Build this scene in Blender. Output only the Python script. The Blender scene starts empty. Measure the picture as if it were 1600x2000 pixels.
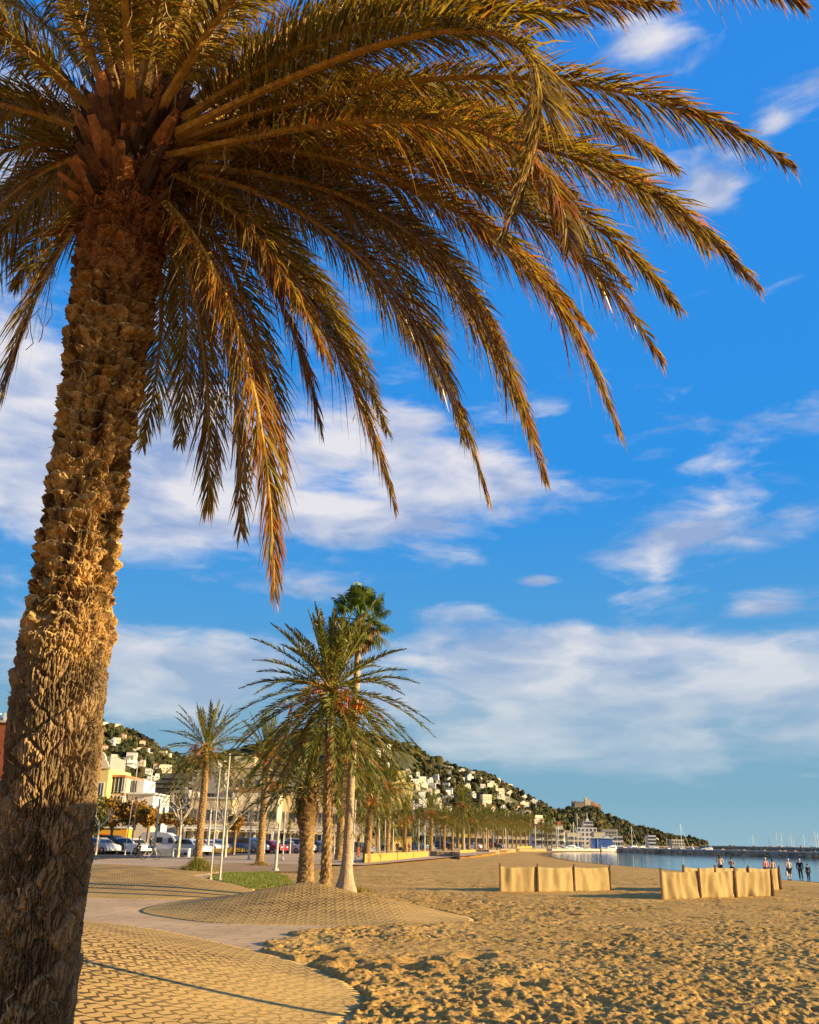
import bpy, math, random
import numpy as np
from mathutils import Vector, Matrix
R = math.radians
SC = bpy.context.scene
COL = SC.collection
# ------------------------------------------------------------------ camera
F_PX, PITCH, ROLL, CAM = 1750.0, R(20.13), R(1.0), np.array([0.0, 0.0, 1.9])
Fv = np.array([0, math.cos(PITCH), math.sin(PITCH)])
U0 = np.array([0, -math.sin(PITCH), math.cos(PITCH)])
R0 = np.array([1.0, 0, 0])
Rv = math.cos(ROLL)*R0 + math.sin(ROLL)*U0
Uv = math.cos(ROLL)*U0 - math.sin(ROLL)*R0
cam_d = bpy.data.cameras.new('camera'); cam = bpy.data.objects.new('camera', cam_d); COL.objects.link(cam)
cam_d.sensor_fit = 'HORIZONTAL'; cam_d.sensor_width = 36; cam_d.lens = 36*F_PX/1600
cam_d.clip_start = 0.1; cam_d.clip_end = 60000
M = Matrix(((Rv[0], Uv[0], -Fv[0], CAM[0]), (Rv[1], Uv[1], -Fv[1], CAM[1]), (Rv[2], Uv[2], -Fv[2], CAM[2]), (0, 0, 0, 1)))
cam.matrix_world = M
SC.camera = cam
# ------------------------------------------------------------------ light
SUN_EL, SUN_AZ = R(12.5), R(102)            # azimuth clockwise from +Y (towards the hills)
sd = np.array([math.cos(SUN_EL)*math.sin(SUN_AZ), math.cos(SUN_EL)*math.cos(SUN_AZ), math.sin(SUN_EL)])
sl = bpy.data.lights.new('sun', 'SUN'); so = bpy.data.objects.new('sun', sl); COL.objects.link(so)
sl.energy = 5.0; sl.angle = R(0.5); sl.color = (1.0, 0.75, 0.38)
so.rotation_euler = Vector(sd).to_track_quat('Z', 'Y').to_euler()
SC.view_settings.view_transform = 'Standard'; SC.view_settings.look = 'None'
SC.view_settings.exposure = 1.25; SC.view_settings.gamma = 1.0

def ray(px, py):
    d = Fv + Rv*(px-800)/F_PX + Uv*(1000-py)/F_PX
    return d/np.linalg.norm(d)
def P(px, py, z=0.0):
    d = ray(px, py); t = (z-CAM[2])/d[2]
    if t < 0: t = 5000
    p = CAM + d*t; return p
def PY(px, py, Y):
    d = ray(px, py); return CAM + d*(Y/d[1])
def azel(px, py):
    d = ray(px, py); return math.atan2(d[0], d[1]), math.asin(d[2])

# ------------------------------------------------------------------ world
W = bpy.data.worlds.new('World'); SC.world = W; W.use_nodes = True
nt = W.node_tree; nt.nodes.clear()
def nd(t, kind, **kw):
    n = t.nodes.new(kind)
    for k, v in kw.items():
        if k.startswith('i_'):
            key = k[2:]; key = int(key) if key.isdigit() else key.replace('_', ' ')
            n.inputs[key].default_value = v
        else: setattr(n, k, v)
    return n
def mth(t, op, a, b=None, c=None, clamp=False):
    n = t.nodes.new('ShaderNodeMath'); n.operation = op; n.use_clamp = clamp
    for i, v in enumerate((a, b, c)):
        if v is None: continue
        if hasattr(v, 'is_linked') or isinstance(v, bpy.types.NodeSocket): t.links.new(v, n.inputs[i])
        else: n.inputs[i].default_value = v
    return n.outputs[0]
def ramp(t, fac, stops, interp='LINEAR'):
    n = t.nodes.new('ShaderNodeValToRGB'); n.color_ramp.interpolation = interp
    e = n.color_ramp.elements
    while len(e) < len(stops): e.new(0.5)
    for el, (p, c) in zip(e, stops):
        el.position = p; el.color = (*c, 1) if len(c) == 3 else c
    t.links.new(fac, n.inputs[0]); return n.outputs[0]
def mixc(t, fac, a, b, mode='MIX'):
    n = t.nodes.new('ShaderNodeMix'); n.data_type = 'RGBA'; n.blend_type = mode
    for s, v in ((n.inputs[0], fac), (n.inputs[6], a), (n.inputs[7], b)):
        if isinstance(v, bpy.types.NodeSocket): t.links.new(v, s)
        elif isinstance(v, (tuple, list)): s.default_value = (*v, 1) if len(v) == 3 else v
        else: s.default_value = v
    return n.outputs[2]
def lin(r, g, b):
    f = lambda c: c/12.92 if c <= .04045 else ((c+.055)/1.055)**2.4
    return tuple(f(c/255) for c in (r, g, b))
tc = nd(nt, 'ShaderNodeTexCoord'); sep = nd(nt, 'ShaderNodeSeparateXYZ'); nt.links.new(tc.outputs['Generated'], sep.inputs[0])
X_, Y_, Z_ = sep.outputs
EL = mth(nt, 'ARCSINE', mth(nt, 'MINIMUM', mth(nt, 'MAXIMUM', Z_, -1.0), 1.0))
AZ = mth(nt, 'ARCTAN2', X_, Y_)
sky = nd(nt, 'ShaderNodeTexSky'); sky.sky_type = 'NISHITA'; sky.sun_disc = False
sky.sun_elevation = SUN_EL; sky.sun_rotation = SUN_AZ; sky.air_density = 1.0; sky.dust_density = 0.4; sky.ozone_density = 2.5
elf = mth(nt, 'DIVIDE', EL, R(90), clamp=True)
grad = ramp(nt, elf, [(0.0, lin(148, 188, 206)), (0.03, lin(126, 176, 202)), (0.08, lin(126, 174, 206)), (0.14, lin(82, 162, 224)), (0.24, lin(46, 150, 236)), (0.42, lin(46, 146, 238)), (0.6, lin(48, 140, 238)), (1.0, lin(30, 95, 200))])
skys = mixc(nt, 1.0, sky.outputs[0], (0.11, 0.11, 0.11), 'MULTIPLY')
base = mixc(nt, 0.93, skys, grad)
# cloud density: world-direction noise pushed up where the photographed clouds stand
cv = nd(nt, 'ShaderNodeCombineXYZ')
nt.links.new(mth(nt, 'MULTIPLY', AZ, 1.0), cv.inputs[0]); nt.links.new(mth(nt, 'MULTIPLY', EL, 2.9), cv.inputs[1])
warp = nd(nt, 'ShaderNodeTexNoise', i_Scale=5.0, i_Detail=3.0); nt.links.new(cv.outputs[0], warp.inputs['Vector'])
wv = nd(nt, 'ShaderNodeVectorMath', operation='MULTIPLY_ADD'); nt.links.new(warp.outputs['Color'], wv.inputs[0]); wv.inputs[1].default_value = (.16, .12, .1); nt.links.new(cv.outputs[0], wv.inputs[2])
n1 = nd(nt, 'ShaderNodeTexNoise', i_Scale=6.0, i_Detail=9.0, i_Roughness=0.56); nt.links.new(wv.outputs[0], n1.inputs['Vector'])
BL = [(520, 870, 420, 130, .36), (220, 940, 360, 170, .40), (20, 760, 260, 190, .42), (850, 930, 240, 80, .46), (660, 1000, 320, 60, .36), (1180, 850, 160, 50, .24), (1350, 1040, 220, 60, .24), (1010, 1000, 120, 34, .3),
      (330, 1050, 260, 50, .2), (1020, 990, 110, 28, .26), (760, 800, 120, 60, .16),
      (1400, 375, 60, 48, .34), (1250, 70, 60, 34, .22), (1300, 310, 80, 40, .13), (1060, 800, 70, 40, .2), (1160, 838, 50, 24, .24), (1260, 885, 80, 24, .22),
      (1058, 1134, 42, 14, .36), (1310, 1020, 26, 12, .2), (1440, 1060, 160, 44, .2), (1480, 1190, 90, 34, .26), (1512, 243, 30, 20, .22), (720, 1055, 55, 20, .24),
      (1150, 1275, 650, 50, .38), (1450, 1340, 480, 110, .42), (300, 1300, 320, 90, .36), (1000, 1370, 600, 80, .32), (1300, 1450, 700, 60, .34), (880, 1200, 110, 30, .2), (600, 1370, 300, 50, .12),
      (120, 300, 260, 200, .3), (560, 160, 300, 120, .24), (1200, 1080, 120, 22, .16), (1570, 1515, 60, 10, .26), (1360, 900, 60, 24, .14)]
tot = None
for (bx, by, rx, ry, a) in BL:
    az, el = azel(bx, by); az2, _ = azel(bx+rx, by); _, el2 = azel(bx, by-ry)
    rx_, ry_ = abs(az2-az), abs(el2-el)
    u = mth(nt, 'DIVIDE', mth(nt, 'SUBTRACT', AZ, az), rx_); v = mth(nt, 'DIVIDE', mth(nt, 'SUBTRACT', EL, el), ry_)
    q = mth(nt, 'ADD', mth(nt, 'MULTIPLY', u, u), mth(nt, 'MULTIPLY', v, v))
    g = mth(nt, 'MULTIPLY', mth(nt, 'EXPONENT', mth(nt, 'MULTIPLY', q, -0.9)), a)
    tot = g if tot is None else mth(nt, 'MAXIMUM', tot, g)
dens = mth(nt, 'ADD', n1.outputs['Fac'], mth(nt, 'SUBTRACT', tot, 0.16))
mr = nd(nt, 'ShaderNodeMapRange', interpolation_type='SMOOTHSTEP'); nt.links.new(dens, mr.inputs[0])
mr.inputs[1].default_value = 0.40; mr.inputs[2].default_value = 0.66; mr.inputs[4].default_value = 0.86
n2 = nd(nt, 'ShaderNodeTexNoise', i_Scale=9.0, i_Detail=5.0); nt.links.new(wv.outputs[0], n2.inputs['Vector'])
ccol = ramp(nt, n2.outputs['Fac'], [(0.36, lin(160, 178, 214)), (0.5, lin(208, 212, 228)), (0.64, lin(246, 240, 240))])
lowc = mth(nt, 'DIVIDE', EL, R(14), clamp=True)
ccol2 = mixc(nt, lowc, lin(168, 196, 213), ccol)
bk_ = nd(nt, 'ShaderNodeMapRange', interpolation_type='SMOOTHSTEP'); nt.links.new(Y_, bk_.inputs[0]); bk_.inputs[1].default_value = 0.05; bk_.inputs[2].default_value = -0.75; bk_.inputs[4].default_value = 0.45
bcl = ramp(nt, n1.outputs['Fac'], [(0.35, lin(196, 186, 180)), (0.65, lin(246, 226, 200))])      # unseen cloud bank added behind the photographer to warm the blue fill
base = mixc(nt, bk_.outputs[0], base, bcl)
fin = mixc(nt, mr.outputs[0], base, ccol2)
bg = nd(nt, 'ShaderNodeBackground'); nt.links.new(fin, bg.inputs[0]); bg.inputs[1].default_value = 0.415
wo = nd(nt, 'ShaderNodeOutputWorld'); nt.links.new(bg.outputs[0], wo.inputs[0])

# ------------------------------------------------------------------ materials
def newmat(name):
    m = bpy.data.materials.new(name); m.use_nodes = True
    t = m.node_tree; b = t.nodes['Principled BSDF']; return m, t, b
def pmat(name, col, rough=0.7, var=0.12, scale=3.0, bump=0.0, bscale=20.0, metal=0.0, spec=0.3, col2=None, detail=4.0, emit=0, coat=0):
    m, t, b = newmat(name)
    tc = nd(t, 'ShaderNodeTexCoord'); n = nd(t, 'ShaderNodeTexNoise', i_Scale=scale, i_Detail=detail, i_Roughness=0.6)
    t.links.new(tc.outputs['Object'], n.inputs['Vector'])
    c1 = tuple(max(0, c*(1-var*1.6)) for c in col); c2 = col2 or tuple(min(1, c*(1+var*1.6)) for c in col)
    c = ramp(t, n.outputs['Fac'], [(0.3, c1), (0.7, c2)])
    t.links.new(c, b.inputs['Base Color'])
    b.inputs['Roughness'].default_value = rough; b.inputs['Metallic'].default_value = metal
    b.inputs['Specular IOR Level'].default_value = spec
    if coat: b.inputs['Coat Weight'].default_value = coat
    if bump:
        n2 = nd(t, 'ShaderNodeTexNoise', i_Scale=bscale, i_Detail=5.0); t.links.new(tc.outputs['Object'], n2.inputs['Vector'])
        bp = nd(t, 'ShaderNodeBump', i_Strength=bump, i_Distance=0.05); t.links.new(n2.outputs['Fac'], bp.inputs['Height']); t.links.new(bp.outputs[0], b.inputs['Normal'])
    return m
def leafmat(name, trans=0.35, rough=0.5, gain=1.0):
    m, t, b = newmat(name)
    a = nd(t, 'ShaderNodeAttribute', attribute_name='Col')
    b.inputs['Roughness'].default_value = rough; b.inputs['Specular IOR Level'].default_value = 0.35
    t.links.new(a.outputs['Color'], b.inputs['Base Color'])
    tr = nd(t, 'ShaderNodeBsdfTranslucent')
    tcol = mixc(t, 1.0, a.outputs['Color'], (1.35*gain, 1.3*gain, 0.45*gain), 'MULTIPLY'); t.links.new(tcol, tr.inputs[0])
    mx = nd(t, 'ShaderNodeMixShader'); mx.inputs[0].default_value = trans
    t.links.new(b.outputs[0], mx.inputs[1]); t.links.new(tr.outputs[0], mx.inputs[2])
    t.links.new(mx.outputs[0], t.nodes['Material Output'].inputs[0]); return m
def attrmat(name, rough=0.85, bump=0.4, bscale=40, spec=0.2, var=0.25, vscale=8):
    m, t, b = newmat(name)
    a = nd(t, 'ShaderNodeAttribute', attribute_name='Col')
    tc = nd(t, 'ShaderNodeTexCoord'); n = nd(t, 'ShaderNodeTexNoise', i_Scale=vscale, i_Detail=6.0, i_Roughness=.65); t.links.new(tc.outputs['Object'], n.inputs[0])
    f = ramp(t, n.outputs['Fac'], [(0.3, (1-var,)*3), (0.7, (1+var,)*3)])
    c = mixc(t, 1.0, a.outputs['Color'], f, 'MULTIPLY'); t.links.new(c, b.inputs['Base Color'])
    b.inputs['Roughness'].default_value = rough; b.inputs['Specular IOR Level'].default_value = spec
    n2 = nd(t, 'ShaderNodeTexNoise', i_Scale=bscale, i_Detail=5.0); t.links.new(tc.outputs['Object'], n2.inputs['Vector'])
    bp = nd(t, 'ShaderNodeBump', i_Strength=bump, i_Distance=0.03); t.links.new(n2.outputs['Fac'], bp.inputs['Height']); t.links.new(bp.outputs[0], b.inputs['Normal'])
    return m

# ------------------------------------------------------------------ mesh builder
class MB:
    def __init__(s): s.V = []; s.Q = []; s.T = []; s.C = []; s.n = 0; s.qm = []; s.tm = []; s.hascol = False
    def add(s, V, F, col=None, mi=0):
        V = np.asarray(V, float).reshape(-1, 3); F = np.asarray(F, int)
        if F.size:
            if F.shape[1] == 4: s.Q.append(F+s.n); s.qm.append(np.full(len(F), mi))
            else: s.T.append(F+s.n); s.tm.append(np.full(len(F), mi))
        s.V.append(V)
        if col is None: c = np.ones((len(V), 3))*0.5
        else:
            s.hascol = True; c = np.asarray(col, float)
            if c.ndim == 1: c = np.tile(c, (len(V), 1))
        s.C.append(c); s.n += len(V)
    def box(s, c, size, rz=0, mi=0, col=None, taper=1.0, tapery=None):
        x, y, z = [q/2 for q in size]; ty = taper if tapery is None else tapery
        V = np.array([(-x, -y, -z), (x, -y, -z), (x, y, -z), (-x, y, -z), (-x*taper, -y*ty, z), (x*taper, -y*ty, z), (x*taper, y*ty, z), (-x*taper, y*ty, z)])
        ca, sa = math.cos(rz), math.sin(rz)
        V = np.stack([V[:, 0]*ca-V[:, 1]*sa, V[:, 0]*sa+V[:, 1]*ca, V[:, 2]], 1)+np.array(c)
        s.add(V, [(0, 3, 2, 1), (4, 5, 6, 7), (0, 1, 5, 4), (1, 2, 6, 5), (2, 3, 7, 6), (3, 0, 4, 7)], col, mi)
    def tube(s, pts, rad, n=6, cap=True, mi=0, col=None, flat=1.0):
        pts = np.asarray(pts, float); m = len(pts); rad = np.broadcast_to(np.asarray(rad, float), (m,))
        T = np.gradient(pts, axis=0); T /= np.linalg.norm(T, axis=1)[:, None]+1e-9
        ref = np.array([0, 0, 1.0]) if abs(T[:, 2]).mean() < .8 else np.array([0, 1.0, 0])
        A = np.cross(T, ref); A /= np.linalg.norm(A, axis=1)[:, None]+1e-9; B = np.cross(A, T)
        th = np.arange(n)*2*math.pi/n
        V = pts[:, None]+rad[:, None, None]*(A[:, None]*np.cos(th)[None, :, None]+flat*B[:, None]*np.sin(th)[None, :, None])
        i = np.arange(m-1)[:, None]*n; j = np.arange(n)[None]; j2 = (j+1) % n
        Q = np.stack([i+j, i+j2, i+n+j2, i+n+j], -1).reshape(-1, 4)
        V = V.reshape(-1, 3)
        cc = col
        if col is not None and np.ndim(col) == 2: cc = np.repeat(col, n, 0)
        s.add(V, Q, cc, mi)
        if cap and n > 2:
            e = [pts[0], pts[-1]]; k0 = np.arange(n)
            b0 = s.n-len(V)
            s.V.append(np.array(e)); cadd = s.C[-1][[0, -1]]; s.C.append(cadd)
            T0 = np.stack([np.full(n, s.n), b0+(k0+1) % n, b0+k0], 1); T1 = np.stack([np.full(n, s.n+1), b0+(m-1)*n+k0, b0+(m-1)*n+(k0+1) % n], 1)
            s.T += [T0, T1]; s.tm += [np.full(n, mi)]*2; s.n += 2
    def ell(s, c, r, nu=10, nv=6, mi=0, col=None, rz=0, jit=0, rng=None):
        u = np.arange(nu)*2*math.pi/nu; v = np.linspace(0, math.pi, nv+1)[1:-1]
        V = np.stack([np.outer(np.sin(v), np.cos(u)), np.outer(np.sin(v), np.sin(u)), np.outer(np.cos(v), np.ones(nu))], -1).reshape(-1, 3)
        V = np.vstack([V, [(0, 0, 1), (0, 0, -1)]])
        if jit: V = V*(1+jit*(rng.random((len(V), 1))-.5)*2)
        V = V*np.array(r)
        if rz: V = np.stack([V[:, 0]*math.cos(rz)-V[:, 1]*math.sin(rz), V[:, 0]*math.sin(rz)+V[:, 1]*math.cos(rz), V[:, 2]], 1)
        m = nv-1; i = np.arange(m-1)[:, None]*nu; j = np.arange(nu)[None]; j2 = (j+1) % nu
        Q = np.stack([i+j, i+nu+j, i+nu+j2, i+j2], -1).reshape(-1, 4); t = m*nu; k = np.arange(nu)
        b = s.n
        s.add(V+np.array(c), Q, col, mi)
        T = np.vstack([np.stack([np.full(nu, t), k, (k+1) % nu], 1), np.stack([np.full(nu, t+1), (m-1)*nu+(k+1) % nu, (m-1)*nu+k], 1)])
        s.T.append(T+b); s.tm.append(np.full(len(T), mi))
    def prism(s, poly, y0, y1, mi=0, col=None, w0=1.0):      # poly in xz, extruded along y
        n = len(poly); V = [(x, y0, z) for x, z in poly]+[(x, y1, z) for x, z in poly]
        c = np.mean(poly, 0); V += [(c[0], y0, c[1]), (c[0], y1, c[1])]
        Q = [(i, (i+1) % n, n+(i+1) % n, n+i) for i in range(n)]
        b = s.n; s.add(V, Q, col, mi)
        T = [(2*n, (i+1) % n, i) for i in range(n)]+[(2*n+1, n+i, n+(i+1) % n) for i in range(n)]
        s.T.append(np.array(T)+b); s.tm.append(np.full(2*n, mi))
    def build(s, name, mats, parent=None, smooth=False):
        me = bpy.data.meshes.new(name)
        V = np.vstack(s.V); Q = np.vstack(s.Q) if s.Q else np.zeros((0, 4), int); T = np.vstack(s.T) if s.T else np.zeros((0, 3), int)
        me.vertices.add(len(V)); me.vertices.foreach_set('co', V.ravel())
        nl = len(Q)*4+len(T)*3; me.loops.add(nl); me.loops.foreach_set('vertex_index', np.concatenate([Q.ravel(), T.ravel()]))
        me.polygons.add(len(Q)+len(T))
        st = np.concatenate([np.arange(len(Q))*4, len(Q)*4+np.arange(len(T))*3]); me.polygons.foreach_set('loop_start', st)
        mi = np.concatenate((s.qm or [np.zeros(0)])+(s.tm or [np.zeros(0)])).astype(int); me.polygons.foreach_set('material_index', mi)
        me.polygons.foreach_set('use_smooth', np.full(len(mi), smooth))
        if s.hascol:
            a = me.attributes.new('Col', 'FLOAT_COLOR', 'POINT'); C = np.vstack(s.C); C4 = np.hstack([C, np.ones((len(C), 1))]); a.data.foreach_set('color', C4.ravel().astype(np.float32))
        me.update(calc_edges=True); me.validate()
        for m in (mats if isinstance(mats, (list, tuple)) else [mats]): me.materials.append(m)
        o = bpy.data.objects.new(name, me); COL.objects.link(o)
        if parent is not None: o.parent = parent
        return o
def tag(o, label=None, cat=None, group=None, kind=None):
    if label: o['label'] = label
    if cat: o['category'] = cat
    if group: o['group'] = group
    if kind: o['kind'] = kind
    return o
def empty(name, loc, rz=0, label=None, cat=None, group=None, sc=1.0):
    o = bpy.data.objects.new(name, None); COL.objects.link(o); o.location = tuple(loc); o.rotation_euler = (0, 0, rz); o.scale = (sc,)*3
    o.empty_display_size = .2
    return tag(o, label, cat, group)
KIDS = {}
def dup(root, loc, rz=0, label=None, sc=None, group=None, mats=None, cat=None):
    c = root.copy(); COL.objects.link(c); c.location = tuple(loc); c.rotation_euler = (0, 0, rz)
    if sc is not None: c.scale = (sc,)*3 if np.isscalar(sc) else tuple(sc)
    if label: c['label'] = label
    if group: c['group'] = group
    if cat: c['category'] = cat
    def rec(src, par):
        for ch in KIDS.setdefault(src.name, [o for o in list(src.children)]):
            d = ch.copy(); COL.objects.link(d); d.parent = par
            if mats and d.name.split('.')[0] in mats:
                d.material_slots[0].link = 'OBJECT'; d.material_slots[0].material = mats[d.name.split('.')[0]]
            rec(ch, d)
    rec(root, c); return c

def vnoise(x, y, seed=0):
    xi = np.floor(x).astype(np.int64); yi = np.floor(y).astype(np.int64); fx = x-xi; fy = y-yi
    def h(a, b):
        n = (a*374761393+b*668265263+seed*1442695041) & 0xffffffff
        n = ((n ^ (n >> 13))*1274126177) & 0xffffffff
        return ((n ^ (n >> 16)) & 0xffff)/65535.0
    u = fx*fx*(3-2*fx); v = fy*fy*(3-2*fy)
    return (h(xi, yi)*(1-u)+h(xi+1, yi)*u)*(1-v)+(h(xi, yi+1)*(1-u)+h(xi+1, yi+1)*u)*v
def fbm(x, y, o=4, seed=0):
    s = 0; a = .5; t = 0
    for k in range(o): s = s+a*vnoise(x*2**k+17.3*k, y*2**k-9.1*k, seed+k); t += a; a *= .55
    return s/t
def sstep(a, b, x): t = np.clip((x-a)/(b-a), 0, 1); return t*t*(3-2*t)

def nth(k):
    w = ['first', 'second', 'third', 'fourth', 'fifth', 'sixth', 'seventh', 'eighth', 'ninth', 'tenth', 'eleventh', 'twelfth', 'thirteenth', 'fourteenth', 'fifteenth', 'sixteenth', 'seventeenth', 'eighteenth', 'nineteenth', 'twentieth']
    if k < 20: return w[k]
    return ('twenty ' if k < 29 else 'thirty ')+w[(k-20) % 10] if k not in (29,) else 'thirtieth'
# ------------------------------------------------------------------ terrain
WZ = -0.95
sh_px = [(1700, 1733), (1600, 1723), (1500, 1716), (1430, 1710), (1300, 1698), (1200, 1690), (1130, 1683), (1090, 1676), (1065, 1671), (1070, 1667), (1110, 1664.6), (1215, 1664.4)]
SH = [P(x, y, WZ)[:2] for x, y in sh_px]
SH = [SH[0]+np.array([300, -260])] + SH
e = SH[-1]
SH += [e+np.array([-8, 25]), np.array([e[0]-60, e[1]+90]), np.array([150, 720]), np.array([400, 1400]), np.array([690, 1960]), np.array([1840, 5200])]
SH = np.array(SH)
def shore_sd(x, y):
    best = np.full(x.shape, 1e9); sgn = np.ones(x.shape)
    for a, b in zip(SH[:-1], SH[1:]):
        d = b-a; L2 = d@d; t = np.clip(((x-a[0])*d[0]+(y-a[1])*d[1])/L2, 0, 1)
        dx = x-(a[0]+t*d[0]); dy = y-(a[1]+t*d[1]); dist = np.hypot(dx, dy)
        cr = d[0]*dy-d[1]*dx
        m = dist < best-1e-6; best = np.where(m, dist, best); sgn = np.where(m, np.sign(cr), sgn)
    return best*sgn        # positive on the land (left) side of the line
def zsand(x, y):
    s = shore_sd(x, y)
    zl = np.minimum(WZ + 1.03*(1-np.exp(-np.maximum(s, 0)/26.0)), 0.012)
    zs = WZ + np.maximum(-3.0, s*0.05)
    return np.where(s > 0, zl, zs)
def relief(x, y, amp=1.0):
    wx = x+.12*vnoise(x/.3, y/.3, 55); wy = y+.12*vnoise(x/.3+9, y/.3, 56)
    a = fbm(wx/0.14, wy/0.17, 3, 3); r = 1-np.abs(2*a-1)*1.6
    b = fbm(wx/0.08+5, wy/0.09, 2, 9); c = fbm(x/2.6, y/2.6, 3, 21); d = fbm(x/0.62, y/0.7, 2, 33); k = .30+.85*sstep(.28, .68, fbm(x/3.2, y/4.5, 3, 71))
    return amp*k*(0.036*r + 0.050*(b-.5) + 0.05*(c-.5) + 0.085*(d-.5) - 0.028)
PIT = [P(645, 1858), P(770, 1888), P(820, 1880), P(610, 1880), P(930, 1870), P(700, 1895), P(1300, 1730, -.3), P(1110, 1800, -.2), P(1020, 1935, -.05), P(800, 1893)]
def poly_sd(x, y, pl):
    ins = np.zeros(x.shape, bool); best = np.full(x.shape, 1e9); n = len(pl)
    for i in range(n):
        a, b = pl[i-1], pl[i]; d = b-a; t = np.clip(((x-a[0])*d[0]+(y-a[1])*d[1])/(d@d+1e-12), 0, 1); best = np.minimum(best, np.hypot(x-a[0]-t*d[0], y-a[1]-t*d[1]))
        ins ^= ((b[1] > y) != (a[1] > y)) & (x < (a[0]-b[0])*(y-b[1])/(a[1]-b[1]+1e-12)+b[0])
    return np.where(ins, best, -best)
near = [(-900, 1716), (160, 1703), (330, 1693), (450, 1687), (600, 1688), (712, 1690), (838, 1678), (930, 1670), (985, 1662), (1030, 1656.5)]
far = [(1030, 1650.5), (985, 1652), (900, 1657), (700, 1663), (500, 1670), (300, 1676), (160, 1680), (-900, 1690)]
path_px = [(-900, 1716), (160, 1703), (330, 1693), (400, 1705), (450, 1722), (492, 1738), (600, 1750), (760, 1762), (880, 1784), (905, 1794), (800, 1809), (700, 1815), (625, 1828), (572, 1848), (548, 1860), (600, 1885), (690, 1935), (690, 1985), (600, 2060), (300, 2200), (-900, 2600)]
earth_px = [(330, 1693), (450, 1687), (600, 1688), (640, 1690), (610, 1702), (520, 1703), (430, 1708), (400, 1705)]
def smooth_closed(pts, n=160):
    pts = np.array(pts); k = len(pts); out = []
    per = n//k
    for i in range(k):
        p0, p1, p2, p3 = pts[(i-1) % k], pts[i], pts[(i+1) % k], pts[(i+2) % k]
        for q in range(per):
            s = q/per; out.append(.5*((2*p1)+(-p0+p2)*s+(2*p0-5*p1+4*p2-p3)*s*s+(-p0+3*p1-3*p2+p3)*s**3))
    return np.array(out)
mA = [(150, 1797), (300, 1815), (450, 1846), (560, 1874), (650, 1906), (708, 1946), (696, 1972), (645, 2006), (540, 2060), (300, 2150), (-100, 2300), (-700, 2300), (-900, 1950), (-300, 1810), (0, 1794)]
mB_ = [(272, 1779), (330, 1793), (430, 1803), (600, 1807), (750, 1809), (850, 1806), (925, 1797), (860, 1779), (760, 1757), (680, 1748), (560, 1745), (430, 1750), (330, 1763)]
mC = [(-200, 1752), (100, 1753), (300, 1756), (420, 1753), (498, 1738), (440, 1724), (340, 1714), (180, 1711), (-100, 1713)]
mD = [(60, 1716), (300, 1717), (400, 1708), (425, 1702), (350, 1695), (200, 1692), (40, 1695)]
MPOLY = [smooth_closed([P(*q)[:2] for q in L_], 80) for L_ in (mA, mB_, mC, mD)]
PAVED = [np.array([P(*q)[:2] for q in L_]) for L_ in (near+far, path_px, earth_px)]
rp = [P(*q) for q in far[::-1]]
road_pts = [p for p in rp]+[np.array([60, 420, 0]), np.array([-20, 330, 0]), np.array([-40, 180, 0]), np.array([-90, 135, 0]), np.array([-200, 128, 0])]
PAVED.append(np.array([p[:2] for p in road_pts]))
def polar(r0, r1, dr, a0, a1, na):
    r = [r0]
    while r[-1] < r1: r.append(r[-1]*(1+dr))
    r = np.array(r); a = np.linspace(a0, a1, na); RR, AA = np.meshgrid(r, a, indexing='ij'); return RR*np.sin(AA), RR*np.cos(AA)
def gridmesh(mb, X, Y, Z, col=None, flip=False):
    n, m = X.shape; i = np.arange(n-1)[:, None]*m; j = np.arange(m-1)[None]
    Q = np.stack([i+j, i+m+j, i+m+j+1, i+j+1], -1).reshape(-1, 4)
    if not flip: Q = Q[:, ::-1]
    mb.add(np.stack([X, Y, Z], -1).reshape(-1, 3), Q, col)

m, t, b = newmat('sand')
tc = nd(t, 'ShaderNodeTexCoord'); na = nd(t, 'ShaderNodeTexNoise', i_Scale=0.35, i_Detail=8.0, i_Roughness=.7); t.links.new(tc.outputs['Object'], na.inputs[0])
nb = nd(t, 'ShaderNodeTexNoise', i_Scale=9.0, i_Detail=6.0, i_Roughness=.75); t.links.new(tc.outputs['Object'], nb.inputs[0])
ca = ramp(t, na.outputs['Fac'], [(0.3, (0.39, 0.225, 0.058)), (0.7, (0.61, 0.375, 0.115))])
cb = ramp(t, nb.outputs['Fac'], [(0.34, (0.45, 0.42, 0.38)), (0.52, (1.0, 1.0, 1.0)), (0.68, (1.3, 1.32, 1.35))])
sc_ = mixc(t, 1.0, ca, cb, 'MULTIPLY')
sepz = nd(t, 'ShaderNodeSeparateXYZ'); t.links.new(tc.outputs['Object'], sepz.inputs[0])
wet = ramp(t, mth(t, 'MULTIPLY_ADD', sepz.outputs[2], 6.0, -WZ*6.0+0.1), [(0.25, (0.42, 0.40, 0.38)), (0.75, (1, 1, 1))])
t.links.new(mixc(t, 1.0, sc_, wet, 'MULTIPLY'), b.inputs['Base Color'])
b.inputs['Roughness'].default_value = 0.95; b.inputs['Specular IOR Level'].default_value = 0.15
nb2 = nd(t, 'ShaderNodeTexNoise', i_Scale=14.0, i_Detail=7.0, i_Roughness=.7); t.links.new(tc.outputs['Object'], nb2.inputs[0])
bp = nd(t, 'ShaderNodeBump', i_Strength=0.9, i_Distance=0.05); t.links.new(nb2.outputs['Fac'], bp.inputs['Height']); t.links.new(bp.outputs[0], b.inputs['Normal'])
SAND = m
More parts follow.
